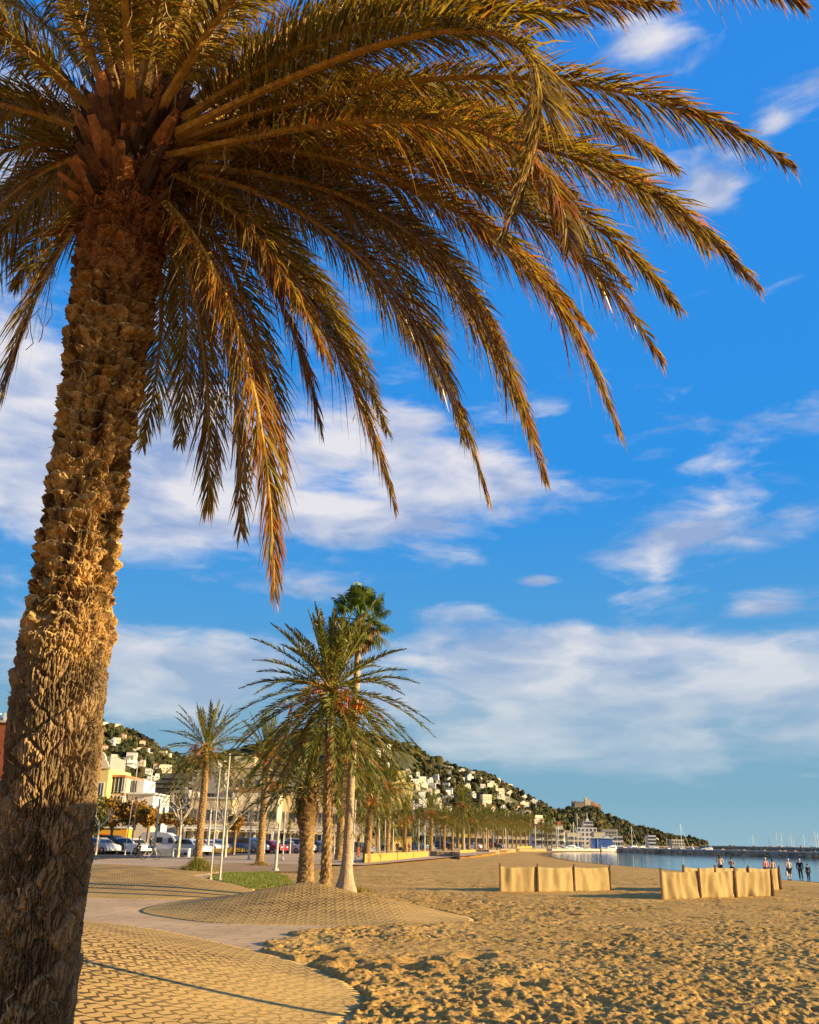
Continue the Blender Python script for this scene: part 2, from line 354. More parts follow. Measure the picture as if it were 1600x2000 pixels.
def ground_z(X, Y, amp):
    Z = zsand(X, Y)
    s = shore_sd(X, Y)
    k = amp*sstep(0.3, 9, s)*(1-0.3*sstep(22, 110, np.hypot(X, Y)))
    Z = Z+relief(X, Y)*k
    for p in PIT:
        rr = ((X-p[0])/0.26)**2+((Y-p[1])/0.34)**2
        Z = Z-0.13*np.exp(-rr)+0.04*np.exp(-((np.sqrt(rr)-1.6)**2)*3)
    if amp > 0:
        near_ = np.hypot(X, Y) < 420
        if near_.any():
            x, y = X[near_], Y[near_]; dm = np.full(x.shape, -9.0)
            for pl in PAVED: dm = np.maximum(dm, poly_sd(x, y, pl))
            dm = dm+(fbm(x/1.3, y/1.3, 4, 88)-.74)*1.6
            k = sstep(.05, .5, dm); Zn = Z[near_]; Zn = Zn+.045*np.exp(-np.abs(dm)*1.2)*(1-k); Zn = Zn*(1-k)+(-.16)*k; dq = np.full(x.shape, -9.0)
            for pl in MPOLY: dq = np.maximum(dq, poly_sd(x, y, pl))
            k2 = sstep(-.10, .10, dq+.12*(fbm(x/.5, y/.5, 2, 99)-.5)); Z[near_] = Zn*(1-k2)+(-.14)*k2
    return Z
g = MB()
AL, AR = R(-30), R(30)
X, Y = polar(9.0, 140, 0.0020, AL, AR, 600); Z = ground_z(X, Y, 1.0)
fr_ = np.random.default_rng(77)
def stamp(px_, py_, ang, dep):                       # one footprint pressed into the sand
    r0_ = math.hypot(px_, py_); a0_ = math.atan2(px_, py_); i_ = int(math.log(max(r0_, 9.01)/9.0)/math.log(1.002)); j_ = int((a0_-AL)/(AR-AL)*599)
    di = int(.45/(r0_*.002))+2; dj = int(.45/(r0_*(AR-AL)/599))+2; sl_ = (slice(max(0, i_-di), min(X.shape[0], i_+di)), slice(max(0, j_-dj), min(600, j_+dj)))
    if sl_[0].start >= sl_[0].stop or sl_[1].start >= sl_[1].stop or Z[min(i_, X.shape[0]-1), min(max(j_, 0), 599)] < -.11 and r0_ < 32: return
    dx = X[sl_]-px_; dy = Y[sl_]-py_; u = (dx*math.cos(ang)+dy*math.sin(ang))/.17; v = (-dx*math.sin(ang)+dy*math.cos(ang))/.075; q = np.sqrt(u*u+v*v)
    Z[sl_] += dep*(-np.exp(-(q**3))+.45*np.exp(-((q-1.45)/.32)**2))
for (sx_, sy_, hd, n_) in [(-1, 13, .5, 60), (5, 12, 1.4, 70), (3, 15, .1, 60), (0, 19, .25, 80), (8, 20, 2.6, 60), (2, 24, .05, 70), (10, 26, 2.2, 60), (6, 14, 2.0, 60), (4, 30, .6, 60), (1, 14.5, .9, 60), (7, 17, 3.0, 50), (9, 34, 2.8, 60)]:
    x_, y_ = sx_, sy_
    for k_ in range(n_):
        hd += fr_.normal(0, .06); x_ += .62*math.cos(hd); y_ += .62*math.sin(hd); sd2 = .11*(1 if k_ % 2 else -1)
        stamp(x_-math.sin(hd)*sd2, y_+math.cos(hd)*sd2, hd+fr_.normal(0, .12), fr_.uniform(.03, .05))
for k_ in range(900):
    rr_ = 11+26*fr_.random()**1.3; aa_ = fr_.uniform(-.12, .5); stamp(rr_*math.sin(aa_), rr_*math.cos(aa_), fr_.uniform(0, 6.28), fr_.uniform(.012, .030))
gridmesh(g, X, Y, Z)
SEAM = X[-1], Y[-1]
r1 = math.hypot(X[-1, 0], Y[-1, 0])
X2, Y2 = polar(r1, 40000, 0.02, AL, AR, 600); Z2 = ground_z(X2, Y2, 1.0); Z2[0] = Z[-1]; gridmesh(g, X2, Y2, Z2)
# the rest of the circle, coarse
for a0, a1 in ((R(30), R(330)),):
    X3, Y3 = polar(9.0, 40000, 0.05, a0, a1, 220); gridmesh(g, X3, Y3, zsand(X3, Y3)-0.02)
X4, Y4 = polar(0.2, 9.0, 0.05, R(-180), R(180), 160); gridmesh(g, X4, Y4, zsand(X4, Y4)-0.02)
gr = g.build('ground', SAND, smooth=True); tag(gr, 'churned golden sand of the beach, full of footprints', 'sand', kind='structure')

# water
m, t, b = newmat('water')
b.inputs['Base Color'].default_value = (0.05, 0.12, 0.17, 1); b.inputs['Roughness'].default_value = 0.06; b.inputs['IOR'].default_value = 1.33
tc = nd(t, 'ShaderNodeTexCoord'); mp = nd(t, 'ShaderNodeMapping'); mp.inputs['Scale'].default_value = (0.5, 1.6, 1); t.links.new(tc.outputs['Object'], mp.inputs[0])
nw = nd(t, 'ShaderNodeTexNoise', i_Scale=1.1, i_Detail=5.0); t.links.new(mp.outputs[0], nw.inputs[0])
bp = nd(t, 'ShaderNodeBump', i_Strength=0.10, i_Distance=0.06); t.links.new(nw.outputs['Fac'], bp.inputs['Height']); t.links.new(bp.outputs[0], b.inputs['Normal'])
WATER = m
g = MB(); xs = [-200, 40, 100, 300, 1000, 4000, 38000]; ys = [-600, 0, 60, 200, 600, 2000, 8000, 39000]
XX, YY = np.meshgrid(xs, ys, indexing='ij'); gridmesh(g, XX.astype(float), YY.astype(float), np.full(XX.shape, WZ), flip=True)
tag(g.build('water', WATER), 'calm grey blue sea in the sheltered bay', 'sea', kind='structure')

# paving ------------------------------------------------------------
def sheet(name, pts, z, mat, label, cat, n=1):
    me = bpy.data.meshes.new(name); V = [(p[0], p[1], z) for p in pts]
    me.from_pydata(V, [], [list(range(len(V)))]); me.update()
    if me.polygons[0].normal.z < 0: me.flip_normals()
    me.materials.append(mat); o = bpy.data.objects.new(name, me); COL.objects.link(o); return tag(o, label, cat, kind='structure')
def slabmat(name, c1, c2, joint, bw, bh, ang=0.0):
    m, t, b = newmat(name)
    tc = nd(t, 'ShaderNodeTexCoord'); mp = nd(t, 'ShaderNodeMapping'); mp.inputs['Rotation'].default_value = (0, 0, ang); t.links.new(tc.outputs['Object'], mp.inputs[0])
    br = nd(t, 'ShaderNodeTexBrick'); t.links.new(mp.outputs[0], br.inputs[0]); br.inputs['Scale'].default_value = 1.0
    br.inputs['Brick Width'].default_value = bw; br.inputs['Row Height'].default_value = bh; br.inputs['Mortar Size'].default_value = 0.014; br.inputs['Bias'].default_value = 0
    br.inputs['Color1'].default_value = (*c1, 1); br.inputs['Color2'].default_value = (*c2, 1); br.inputs['Mortar'].default_value = (*joint, 1)
    n = nd(t, 'ShaderNodeTexNoise', i_Scale=0.5, i_Detail=8.0, i_Roughness=.7); t.links.new(tc.outputs['Object'], n.inputs[0])
    c = mixc(t, 1.0, br.outputs['Color'], ramp(t, n.outputs['Fac'], [(0.3, (.72, .68, .62)), (0.7, (1.15, 1.12, 1.05))]), 'MULTIPLY')
    # drifts of sand blown over the slabs
    n3 = nd(t, 'ShaderNodeTexNoise', i_Scale=0.9, i_Detail=9.0, i_Roughness=.75); t.links.new(tc.outputs['Object'], n3.inputs[0])
    c = mixc(t, ramp(t, n3.outputs['Fac'], [(0.50, (0, 0, 0)), (0.66, (.8, .8, .8))]), c, (0.46, 0.31, 0.14))
    t.links.new(c, b.inputs['Base Color']); b.inputs['Roughness'].default_value = .85; b.inputs['Specular IOR Level'].default_value = .2
    bp = nd(t, 'ShaderNodeBump', i_Strength=0.5, i_Distance=0.01); t.links.new(br.outputs['Fac'], bp.inputs['Height']); bp.invert = True; t.links.new(bp.outputs[0], b.inputs['Normal'])
    return m
SLAB = slabmat('path_slabs', (0.64, 0.44, 0.24), (0.59, 0.40, 0.215), (0.17, 0.12, 0.08), 1.2, 0.4, R(8))
PROM = slabmat('promenade_slabs', (0.58, 0.42, 0.26), (0.52, 0.37, 0.23), (0.2, 0.16, 0.12), 1.6, 0.8, R(-10))
EARTH = pmat('packed_earth', (0.36, 0.22, 0.10), .95, .15, .8, .4, 14)
ASPH = pmat('asphalt', (0.06, 0.058, 0.056), .9, .15, 1.5, .2, 30)
sheet('promenade', [P(*q) for q in near+far], 0.0, PROM, 'broad pale paved seaside promenade', 'promenade')
sheet('path', [P(*q) for q in path_px], -0.004, SLAB, 'sand dusted slab path curving between the paved mounds', 'path')
sheet('earth_strip', [P(*q) for q in earth_px], -0.008, EARTH, 'orange packed earth strip beside the promenade', 'earth')
sheet('road', road_pts, -0.012, ASPH, 'asphalt seafront road and parking strip', 'road')

# paved mounds ------------------------------------------------------
def cobble():
    m, t, b = newmat('zigzag_pavers')
    tc = nd(t, 'ShaderNodeTexCoord'); sp = nd(t, 'ShaderNodeSeparateXYZ'); mp = nd(t, 'ShaderNodeMapping'); mp.inputs['Rotation'].default_value = (0, 0, R(38))
    t.links.new(tc.outputs['UV'], mp.inputs[0]); t.links.new(mp.outputs[0], sp.inputs[0])
    u, v = sp.outputs[0], sp.outputs[1]
    S = 0.36; hw = 0.165
    # zigzag joints along u, offset like a square-ish wave across v
    def zig(x, per, amp):
        w = mth(t, 'PINGPONG', x, per/2); w = mth(t, 'DIVIDE', w, per/2)
        w = mth(t, 'MULTIPLY_ADD', w, 4.0, -1.5, clamp=True); return mth(t, 'MULTIPLY', w, amp)
    uu = mth(t, 'ADD', u, zig(v, S, 0.115)); vv = mth(t, 'ADD', v, zig(u, S, 0.085))
    du = mth(t, 'PINGPONG', uu, hw/2)          # distance to joint lines of constant u
    # every second cross joint is offset by half a stone
    row = mth(t, 'FLOOR', mth(t, 'DIVIDE', mth(t, 'ADD', uu, 0.0), hw))
    vo = mth(t, 'MULTIPLY_ADD', mth(t, 'MODULO', row, 2.0), S/2, vv)
    dv = mth(t, 'PINGPONG', vo, S/2)
    d = mth(t, 'MINIMUM', du, dv)
    nz = nd(t, 'ShaderNodeTexNoise', i_Scale=1.6, i_Detail=3.0); t.links.new(tc.outputs['UV'], nz.inputs[0])
    wdt = mth(t, 'MULTIPLY_ADD', nz.outputs['Fac'], 0.060, -0.010)
    f = nd(t, 'ShaderNodeMapRange'); t.links.new(mth(t, 'SUBTRACT', d, wdt), f.inputs[0]); f.inputs[1].default_value = 0.0; f.inputs[2].default_value = 0.007
    n = nd(t, 'ShaderNodeTexNoise', i_Scale=0.7, i_Detail=9.0, i_Roughness=.7); t.links.new(tc.outputs['UV'], n.inputs[0])
    n4 = nd(t, 'ShaderNodeTexNoise', i_Scale=22.0, i_Detail=4.0); t.links.new(tc.outputs['UV'], n4.inputs[0])
    stone = ramp(t, n.outputs['Fac'], [(0.3, (0.50, 0.30, 0.085)), (0.7, (0.66, 0.41, 0.12))])
    stone = mixc(t, 1.0, stone, ramp(t, n4.outputs['Fac'], [(0.3, (.8, .8, .8)), (.7, (1.12, 1.12, 1.12))]), 'MULTIPLY')
    c = mixc(t, f.outputs[0], (0.05, 0.028, 0.012), stone)
    # blown sand fills joints in the outer apron (attribute: 1 at rim)
    a = nd(t, 'ShaderNodeAttribute', attribute_name='Col'); sepa = nd(t, 'ShaderNodeSeparateColor'); t.links.new(a.outputs['Color'], sepa.inputs[0])
    fs = mth(t, 'MULTIPLY', sepa.outputs[0], mth(t, 'MULTIPLY_ADD', n.outputs['Fac'], 1.6, -0.1), clamp=True)
    c = mixc(t, fs, c, (0.62, 0.39, 0.115)); t.links.new(c, b.inputs['Base Color'])
    b.inputs['Roughness'].default_value = .88; b.inputs['Specular IOR Level'].default_value = .2
    hh = mth(t, 'MULTIPLY', f.outputs[0], mth(t, 'SUBTRACT', 1.0, fs))
    bp = nd(t, 'ShaderNodeBump', i_Strength=1.0, i_Distance=0.03); t.links.new(hh, bp.inputs['Height']); t.links.new(bp.outputs[0], b.inputs['Normal'])
    return m
COB = cobble()
MOUNDS = []
def mound(px, apx, apz, label, pw=1.5, sandy=None):
    B = smooth_closed([P(*q)[:2] for q in px]); A = P(apx[0], apx[1], apz)[:2]
    n = len(B); ns = 46; s = np.linspace(0, 1, ns)
    prof = apz*((s**pw)*(1-.18*s**3)/(1-.18))
    XY = B[None]*(1-s)[:, None, None]+A[None, None]*s[:, None, None]
    Zm = np.repeat(prof[:, None], n, 1)+.002
    # skirt below the ground
    XY = np.concatenate([XY[:1]+(XY[:1]-A)*0.004, XY], 0); Zm = np.concatenate([np.full((1, n), -0.12), Zm], 0)
    mb = MB(); i = np.arange(ns)[:, None]*n; j = np.arange(n)[None]; j2 = (j+1) % n
    Q = np.stack([i+j, i+j2, i+n+j2, i+n+j], -1).reshape(-1, 4)
    rim = np.repeat(np.concatenate([[1], 1-sstep(0.0, 0.35, s)])[:, None], n, 1)
    if sandy is not None:
        sp = P(*sandy)[:2]; L = np.linalg.norm(sp-A); dd = np.linalg.norm(XY-sp, axis=-1)/L; rim = np.maximum(rim*.55, 1-sstep(0.12, 0.62, dd))
    else: rim = rim*.6
    C = np.stack([rim]*3, -1).reshape(-1, 3)
    # orientation
    V = np.concatenate([XY, Zm[..., None]], -1).reshape(-1, 3)
    ar = .5*np.sum(B[:, 0]*np.roll(B[:, 1], -1)-B[:, 1]*np.roll(B[:, 0], -1))
    if ar < 0: Q = Q[:, ::-1]
    mb.add(V, Q, C); o = mb.build('paved_mound', COB, smooth=True)
    uv = o.data.uv_layers.new(name='UVMap'); li = np.zeros(len(o.data.loops), int); o.data.loops.foreach_get('vertex_index', li)
    uv.data.foreach_set('uv', V[li][:, :2].ravel().astype(np.float32))
    tag(o, label, 'mound', 'paved mounds on the beach edge', kind='structure')
    MOUNDS.append((B, A, apz, pw)); return o
mound(mA, (-120, 1775), 0.85, 'nearest paved mound, sunlit, with open zigzag joints beside the big trunk', 1.25, (690, 1965))
mound(mB_, (605, 1722), 0.62, 'middle paved mound rising to the foot of the three tall palms', 1.45, (925, 1797))
mound(mC, (285, 1691), 0.55, 'paved mound left of the two white poles', 1.3)
mound(mD, (215, 1688), 0.30, 'farthest low paved mound beside the promenade', 1.3)
def mound_z(x, y):
    z = 0.0
    for B, A, H, pw in MOUNDS:
        d = np.array([x, y])-A; ang = math.atan2(d[1], d[0]); ba = np.arctan2(B[:, 1]-A[1], B[:, 0]-A[0])
        k = np.argmin(np.abs(np.angle(np.exp(1j*(ba-ang))))); L = np.linalg.norm(B[k]-A); s = 1-np.linalg.norm(d)/L
        if s > 0: z = max(z, H*(s**pw)*(1-.18*s**3)/.82)
    return z

# ------------------------------------------------------------------ palms
RACH = attrmat('palm_rachis', .6, .5, 60, .3, .45, 16)
LEAF = leafmat('palm_leaf', .38, .30, 1.3)
LEAF_S = leafmat('palm_leaf_far', .32, .42, .95)
BARK = attrmat('palm_bark', .92, .8, 55, .12, .35, 14)
def frond(mb, path, nl, L, w, rng, colA, colB, droop=.35, petiole=.2, dry=.3, seg=3, r0=.028, brown=(0.22, 0.085, 0.022), rachcol=(.34, .20, .055), ang0=58, ang1=28, vee=18, flop=.10, rmi=1):
    path = np.asarray(path); m = len(path)
    s = np.linspace(0, 1, m)
    sl = np.linalg.norm(np.diff(path, axis=0), axis=1); L0 = sl.sum()
    # rachis
    rr = r0*(1-s)**.9+.004
    rr[0] *= 1.9; rr[1] *= 1.35
    rc = np.array(rachcol)[None]*(1-.35*s[:, None])*(0.8+.4*rng.random())
    mb.tube(path, rr, 5, False, rmi, rc, flat=.6)
    for side in (-1, 1):
        t = petiole+(1-petiole)*(np.arange(nl)+rng.random(nl)*.8)/nl
        t = np.clip(t, 0, .998); idx = t*(m-1); i0 = np.minimum(idx.astype(int), m-2); f = (idx-i0)[:, None]
        p = path[i0]*(1-f)+path[i0+1]*f
        T = path[np.minimum(i0+1, m-1)]-path[i0]; T /= np.linalg.norm(T, axis=1)[:, None]+1e-9
        S = np.cross(T, np.array([0, 0, 1.0])); S /= np.linalg.norm(S, axis=1)[:, None]+1e-6; N = np.cross(S, T)
        tt = (t-petiole)/(1-petiole)
        ll = L*(0.45+0.55*np.sin(np.pi*np.clip(tt*.86+.12, 0, 1))**.7)*(1-.55*np.maximum(0, tt-.7)/.3)*(.8+.4*rng.random(nl))
        al = np.radians(ang0+(ang1-ang0)*tt+rng.normal(0, 7, nl)); be = np.radians(vee+rng.normal(0, 14, nl))
        D = T*np.cos(al)[:, None]+side*S*(np.sin(al)*np.cos(be))[:, None]+N*(np.sin(al)*np.sin(be))[:, None]
        Wd = np.cross(D, N+rng.normal(0, .45, (nl, 3))+T*.4); Wd /= np.linalg.norm(Wd, axis=1)[:, None]+1e-9
        dr = droop*(.5+rng.random(nl))+flop*(rng.random(nl) < .15)*3
        ks = np.linspace(0, 1, seg+1); ww = np.interp(ks, [0, .3, .7, 1], [.55, 1, .75, .06])*w
        V = np.zeros((nl, seg+1, 2, 3))
        for k, q in enumerate(ks):
            c = p+D*(ll*q*(1-.25*dr*q))[:, None]; c[:, 2] -= ll*dr*q*q
            V[:, k, 0] = c-Wd*ww[k]/2; V[:, k, 1] = c+Wd*ww[k]/2
        base = (np.arange(nl)*(seg+1)*2)[:, None]; kk = np.arange(seg)[None]*2
        Q = np.stack([base+kk, base+kk+1, base+kk+3, base+kk+2], -1).reshape(-1, 4)
        mixv = rng.random((nl, 1, 1)); isdry = (rng.random((nl, 1, 1)) < dry).astype(float)
        c = np.array(colA)*(1-mixv)+np.array(colB)*mixv; c = c*np.where(rng.random((nl, 1, 1)) < .18, .45, 1.0); c = c*(1-isdry)+np.array(brown)*(.6+.9*mixv)*isdry
        c = np.tile(c[:, :, None], (1, seg+1, 2, 1)) if c.ndim == 3 else c
        tipf = (ks**2)[None, :, None, None]*.55*rng.random((nl, 1, 1, 1))
        c = c*(1-tipf)+np.array(brown)[None, None, None]*1.2*tipf
        mb.add(V.reshape(-1, 3), Q, c.reshape(-1, 3), 0)
def bez(a, c, b, n=22):
    s = np.linspace(0, 1, n)[:, None]; return a*(1-s)**2+2*c*s*(1-s)+b*s*s
def arc(start, az, el, L, droop, n=16, r=0.0):
    s = np.linspace(0, 1, n); d = np.array([math.cos(az)*math.cos(el), math.sin(az)*math.cos(el), math.sin(el)])
    p = start+np.outer(s*L, d); p[:, 2] -= droop*L*s**2.1
    out = np.hypot(p[:, 0]-start[0], p[:, 1]-start[1])
    return p

# --- the big foreground palm
rng = np.random.default_rng(7)
BX, BY = -2.72, 6.95
bigr = empty('date_palm', (BX, BY, -0.05), 0, 'huge foreground date palm with rough stubby trunk and arching golden fronds at left', 'palm tree')
TH = 8.35
def trunk_big():
    nu, nv = 420, 1500
    v = np.linspace(0, TH, nv); th = np.linspace(0, 2*math.pi, nu, endpoint=False)
    Vv, Th = np.meshgrid(v, th, indexing='ij')
    hz = [0, .72, 2.4, 3.05, 3.3, 3.5, 4.4, 5.4, 6.4, 7.2, 7.8, 8.35]; rz = [.38, .335, .345, .345, .345, .315, .305, .315, .35, .385, .42, .40]
    Rb = np.interp(Vv, hz, rz)
    # lattice of leaf scars: ncol columns on each ring, rows shifted by half; smaller scars towards the top
    up = sstep(2.7, 3.9, Vv+.5*(fbm(Th*2.2, Vv*2, 2, 6)-.5))
    rowh = 0.150
    warp1 = (fbm(Th*3.2/1.0+40, Vv*2.2, 3, 5)-.5)*.10
    warp2 = (fbm(np.cos(Th)*2+9, Vv*3+np.sin(Th)*2, 3, 15)-.5)*.12
    nc = 9
    def lattice(rowh, nc, tilt):
        y = (Vv+warp1+tilt*Th/(2*math.pi))/rowh; row = np.floor(y); fy = y-row
        x = Th/(2*math.pi)*nc+.5*(row % 2)+warp2*nc/3; cx = np.floor(x); fx = x-cx
        cid = (row*31+np.mod(cx, nc)*7).astype(np.int64)
        rnd = ((cid*2654435761) & 0xffff)/65535.0
        return fx, fy, rnd
    def boots(rowh, nc, tilt):
        fx, fy, rnd = lattice(rowh, nc, tilt)
        # overlap of two half-shifted rows: lens shaped boots growing outward to a cut top
        lens = np.sqrt(np.clip(1-((fx-.5)/.53)**2, 0, 1))
        top = .55+.4*lens+(rnd-.5)*.16
        q = fy/top; prof = np.where(fy < top, sstep(0, .72, q)*(1-.30*sstep(.75, 1.0, q)), .70*np.clip(1-(fy-top)/.07, 0, 1))
        return lens**.8*prof*(.45+.8*rnd), rnd, fx, fy, lens, top
    b1, r1, fx1, fy1, ln1, tp1 = boots(.145, 7, .145)
    # lower, weathered: flat diamonds edged by dark grooves
    fx, fy, r2 = lattice(.30, 7, .30)
    da = Th/(2*math.pi)*7+(Vv+warp1*1.6)/.26+warp2*6; db = Th/(2*math.pi)*7-(Vv+warp1)/.26-warp2*5; fa = da-np.floor(da); fb = db-np.floor(db)
    ed_ = np.minimum(np.minimum(fa, 1-fa), np.minimum(fb, 1-fb)); vert = (fa+1-fb)/2; cid2 = (np.floor(da)*13+np.floor(db)*29).astype(np.int64); r2 = ((np.mod(cid2, 997)*7919) % 613)/613.0
    low = sstep(0.0, .13, ed_+.05*(fbm(Th*9, Vv*9, 2, 14)-.5))*(.45+.75*r2)*(.55+.6*vert)
    crack = np.abs(fbm(Th*26+warp2*60, Vv*5.5, 3, 44)-.5)*2; crack = sstep(.0, .22, crack)
    crack2 = np.abs(fbm(Th*11, Vv*2.6, 3, 71)-.5)*2; crack2 = sstep(.0, .10, crack2)
    rough = fbm(Th*14, Vv*14, 4, 81)-.5; rough2 = fbm(Th*34, Vv*34, 3, 91)-.5
    chunk = np.abs(fbm(Th*5+warp2*30, Vv*9, 3, 121)-.5)*2; hrid = 1-np.abs(2*fbm(Th*3.2+warp2*12, Vv*19+warp1*20, 3, 131)-1); hi = .058*b1+.050*sstep(.45, .95, hrid)+.036*rough+.024*rough2+.012*sstep(0, .25, chunk)
    lo = .040*low*(.6+.8*fbm(Th*2.5, Vv*2.5, 2, 141))+.030*crack+.018*crack2+.022*rough+.008*rough2
    rr = Rb-.075+hi*up+lo*(1-up)
    # right hand knob and step where the pruned section starts
    rr += .028*np.exp(-((Vv-3.45)/.12)**2)*(1+.5*np.sin(3*Th))
    Xx = rr*np.cos(Th); Yy = rr*np.sin(Th)
    lean = np.interp(Vv, [0, .7, 2, 3.2, 8.4], [.15, .125, .105, .045, 0.0]); Xx = Xx+lean
    # colours belong to the bark: pale cut faces, tan fibre, grey weathered low section, reddish fibre high up
    cut = (fy1 > tp1-.03) & (fy1 < tp1+.1)
    tan = np.array([.40, .24, .085]); pale = np.array([.62, .43, .18]); grey = np.array([.15, .105, .062]); dk = np.array([.085, .042, .018]); red = np.array([.17, .055, .018])
    mixn = fbm(Th*6+3, Vv*6, 4, 61)[..., None]
    rcol = r1[..., None]
    Cup = dk*(1-sstep(.25, .6, mixn))+tan*sstep(.25, .6, mixn); Cup = Cup*(.6+.7*rcol); Cup = np.where(cut[..., None], pale*(.6+.6*rcol), Cup)
    fib = sstep(5.9, 7.2, Vv+.5*(mixn[..., 0]-.5))[..., None]; Cup = Cup*(1-fib*.85)+red*(.4+1.3*mixn)*fib*.85
    gb = np.array([.32, .21, .10]); Clo = grey*(1-mixn)+gb*mixn; Clo = Clo*(.5+.8*r2[..., None]); 
    upc = sstep(2.9, 3.7, Vv+.4*(mixn[..., 0]-.5))[..., None]
    C = Clo*(1-upc)+Cup*upc
    i = np.arange(nv-1)[:, None]*nu; j = np.arange(nu)[None]; j2 = (j+1) % nu
    Q = np.stack([i+j, i+j2, i+nu+j2, i+nu+j], -1).reshape(-1, 4)
    mb = MB(); mb.add(np.stack([Xx, Yy, Vv], -1).reshape(-1, 3), Q, C.reshape(-1, 3))
    # loose slivers and torn fibre standing off the bark
    for k in range(1100):
        z = rng.uniform(.3, 8.2); a = rng.uniform(0, 2*math.pi); rb = np.interp(z, hz, rz)-.01; ln = np.interp(z, [3, 3.6, 6.2, 8], [0, 0, 1, 2])
        c = np.array([rb*math.cos(a)+np.interp(z, [0, .7, 2, 8.4], [.20, .14, .03, 0.0]), rb*math.sin(a), z]); n = np.array([math.cos(a), math.sin(a), 0]); tg = np.array([-math.sin(a), math.cos(a), 0])
        l = rng.uniform(.03, .08)*(1+.6*ln); up_ = rng.uniform(-.6, 1.0)
        d = n*rng.uniform(.1, .5)+np.array([0, 0, up_])+tg*rng.normal(0, .5); d /= np.linalg.norm(d); w = rng.uniform(.004, .016)
        cc = np.array([.36, .23, .10])*rng.uniform(.35, 1.3) if z < 6.6 else np.array([.24, .09, .03])*rng.uniform(.4, 1.4)
        mb.add([c-tg*w, c+tg*w, c+d*l+tg*w*.2, c+d*l-tg*w*.2], [(0, 1, 2, 3)], cc)
    return mb.build('trunk', BARK, bigr, smooth=False)
trunk_big()
# crown heart: cut leaf bases (boots) packed round the top
cb = MB(); 
CZ = 8.25
for k in range(260):
    a = k*2.39996+rng.normal(0, .25); h = 7.35+1.25*(k/260); rb = .36+.12*math.sin((h-7.3)/1.6*math.pi)-.12*max(0, (h-8.3))
    n = np.array([math.cos(a), math.sin(a), 0]); tg = np.array([-math.sin(a), math.cos(a), 0]); upv = .25+.8*(k/260)+rng.normal(0, .18)
    d = n+np.array([0, 0, upv]); d /= np.linalg.norm(d); s = n*rb+np.array([0, 0, h])-d*.10; L = rng.uniform(.10, .34); w = rng.uniform(.03, .085)
    cc = np.array([.20, .075, .018])*rng.choice([.15, .3, .5, 1.0, 1.7])*rng.uniform(.7, 1.2)
    nn = np.cross(d, tg); V = []
    for q, (f, wf, th_) in enumerate([(0, 1.25, .05), (.45, 1.0, .045), (1.0, .62, .028)]):
        c = s+d*L*f+np.array([0, 0, .06*f*f])
        V += [c-tg*w*wf, c-nn*th_*.9, c+tg*w*wf, c+nn*th_]
    Q = [(i*4+j, i*4+(j+1) % 4, i*4+4+(j+1) % 4, i*4+4+j) for i in range(2) for j in range(4)]+[(8, 9, 10, 11)]
    cb.add(V, Q, cc)
for k in range(2600):      # torn fibre between the bases
    a = rng.uniform(0, 2*math.pi); h = rng.uniform(7.3, 8.7); c = np.array([.43*math.cos(a), .43*math.sin(a), h]); d = rng.normal(0, 1, 3); d[2] = -abs(d[2]); d /= np.linalg.norm(d); l = rng.uniform(.05, .16); w = .006
    tg = np.array([-math.sin(a), math.cos(a), 0]); cb.add([c-tg*w, c+tg*w, c+d*l], [(0, 1, 2)], np.array([.3, .12, .04])*rng.uniform(.4, 1.5))
cb.build('crown_heart', RACH, bigr)
c0 = np.array([BX, BY, 8.15])
FR = [  # tip px, mid px, tip depth, mid depth, dryness
 ((1545, 322), (960, 150), 5.7, 6.1, .35), ((1478, 558), (1000, 275), 6.2, 6.5, .3), ((1325, 602), (930, 325), 7.8, 7.4, .2), ((1290, 700), (880, 345), 6.6, 6.7, .5),
 ((1210, 842), (860, 390), 6.0, 6.4, .55), ((1067, 942), (790, 470), 7.4, 7.2, .35), ((952, 972), (700, 500), 6.8, 6.9, .35), ((905, 860), (700, 440), 8.1, 7.6, .1),
 ((770, 985), (580, 560), 7.4, 7.2, .45), ((536, 1152), (455, 620), 6.1, 6.4, .85), ((470, 1038), (425, 590), 7.2, 7.0, .3), ((556, 932), (470, 560), 8.0, 7.6, .2),
 ((626, 832), (500, 500), 7.0, 7.0, .9), ((406, 990), (385, 600), 7.5, 7.2, .5), ((352, 862), (355, 560), 8.6, 7.9, .25), ((278, 872), (315, 600), 9.4, 8.4, .0),
 ((4, 778), (110, 500), 6.7, 6.8, .5), ((-60, 610), (50, 400), 7.8, 7.5, .2), ((1112, 482), (860, 240), 4.9, 5.6, .8), ((985, 455), (930, 60), 5.0, 5.2, .1),
 ((1310, 8), (850, 60), 6.0, 6.3, .5), ((1565, 8), (1000, -60), 5.0, 5.6, .6), ((1135, 292), (820, 210), 9.4, 8.6, .1), ((1000, 770), (770, 420), 8.2, 7.8, .2),
 ((860, 760), (640, 450), 8.8, 8.0, .2), ((700, 740), (540, 470), 9.2, 8.2, .15), ((1230, 560), (850, 300), 8.6, 8.0, .1), ((1150, 640), (800, 370), 7.4, 7.2, .6),
 ((-200, 400), (30, 290), 6.6, 6.8, .3), ((-220, 250), (20, 180), 7.2, 7.1, .3), ((1180, -60), (800, -40), 7.6, 7.3, .3), ((1320, 330), (900, 170), 7.6, 7.2, .3),
 ((30, 560), (120, 390), 8.8, 8.1, .1), ((1380, 480), (950, 240), 7.2, 7.0, .4), ((640, 700), (480, 440), 6.2, 6.6, .7), ((-100, 500), (60, 350), 6.4, 6.8, .5), ((1040, 860), (780, 440), 6.5, 6.8, .5)]
cA, cB_ = (0.035, 0.038, 0.008), (0.34, 0.245, 0.045)
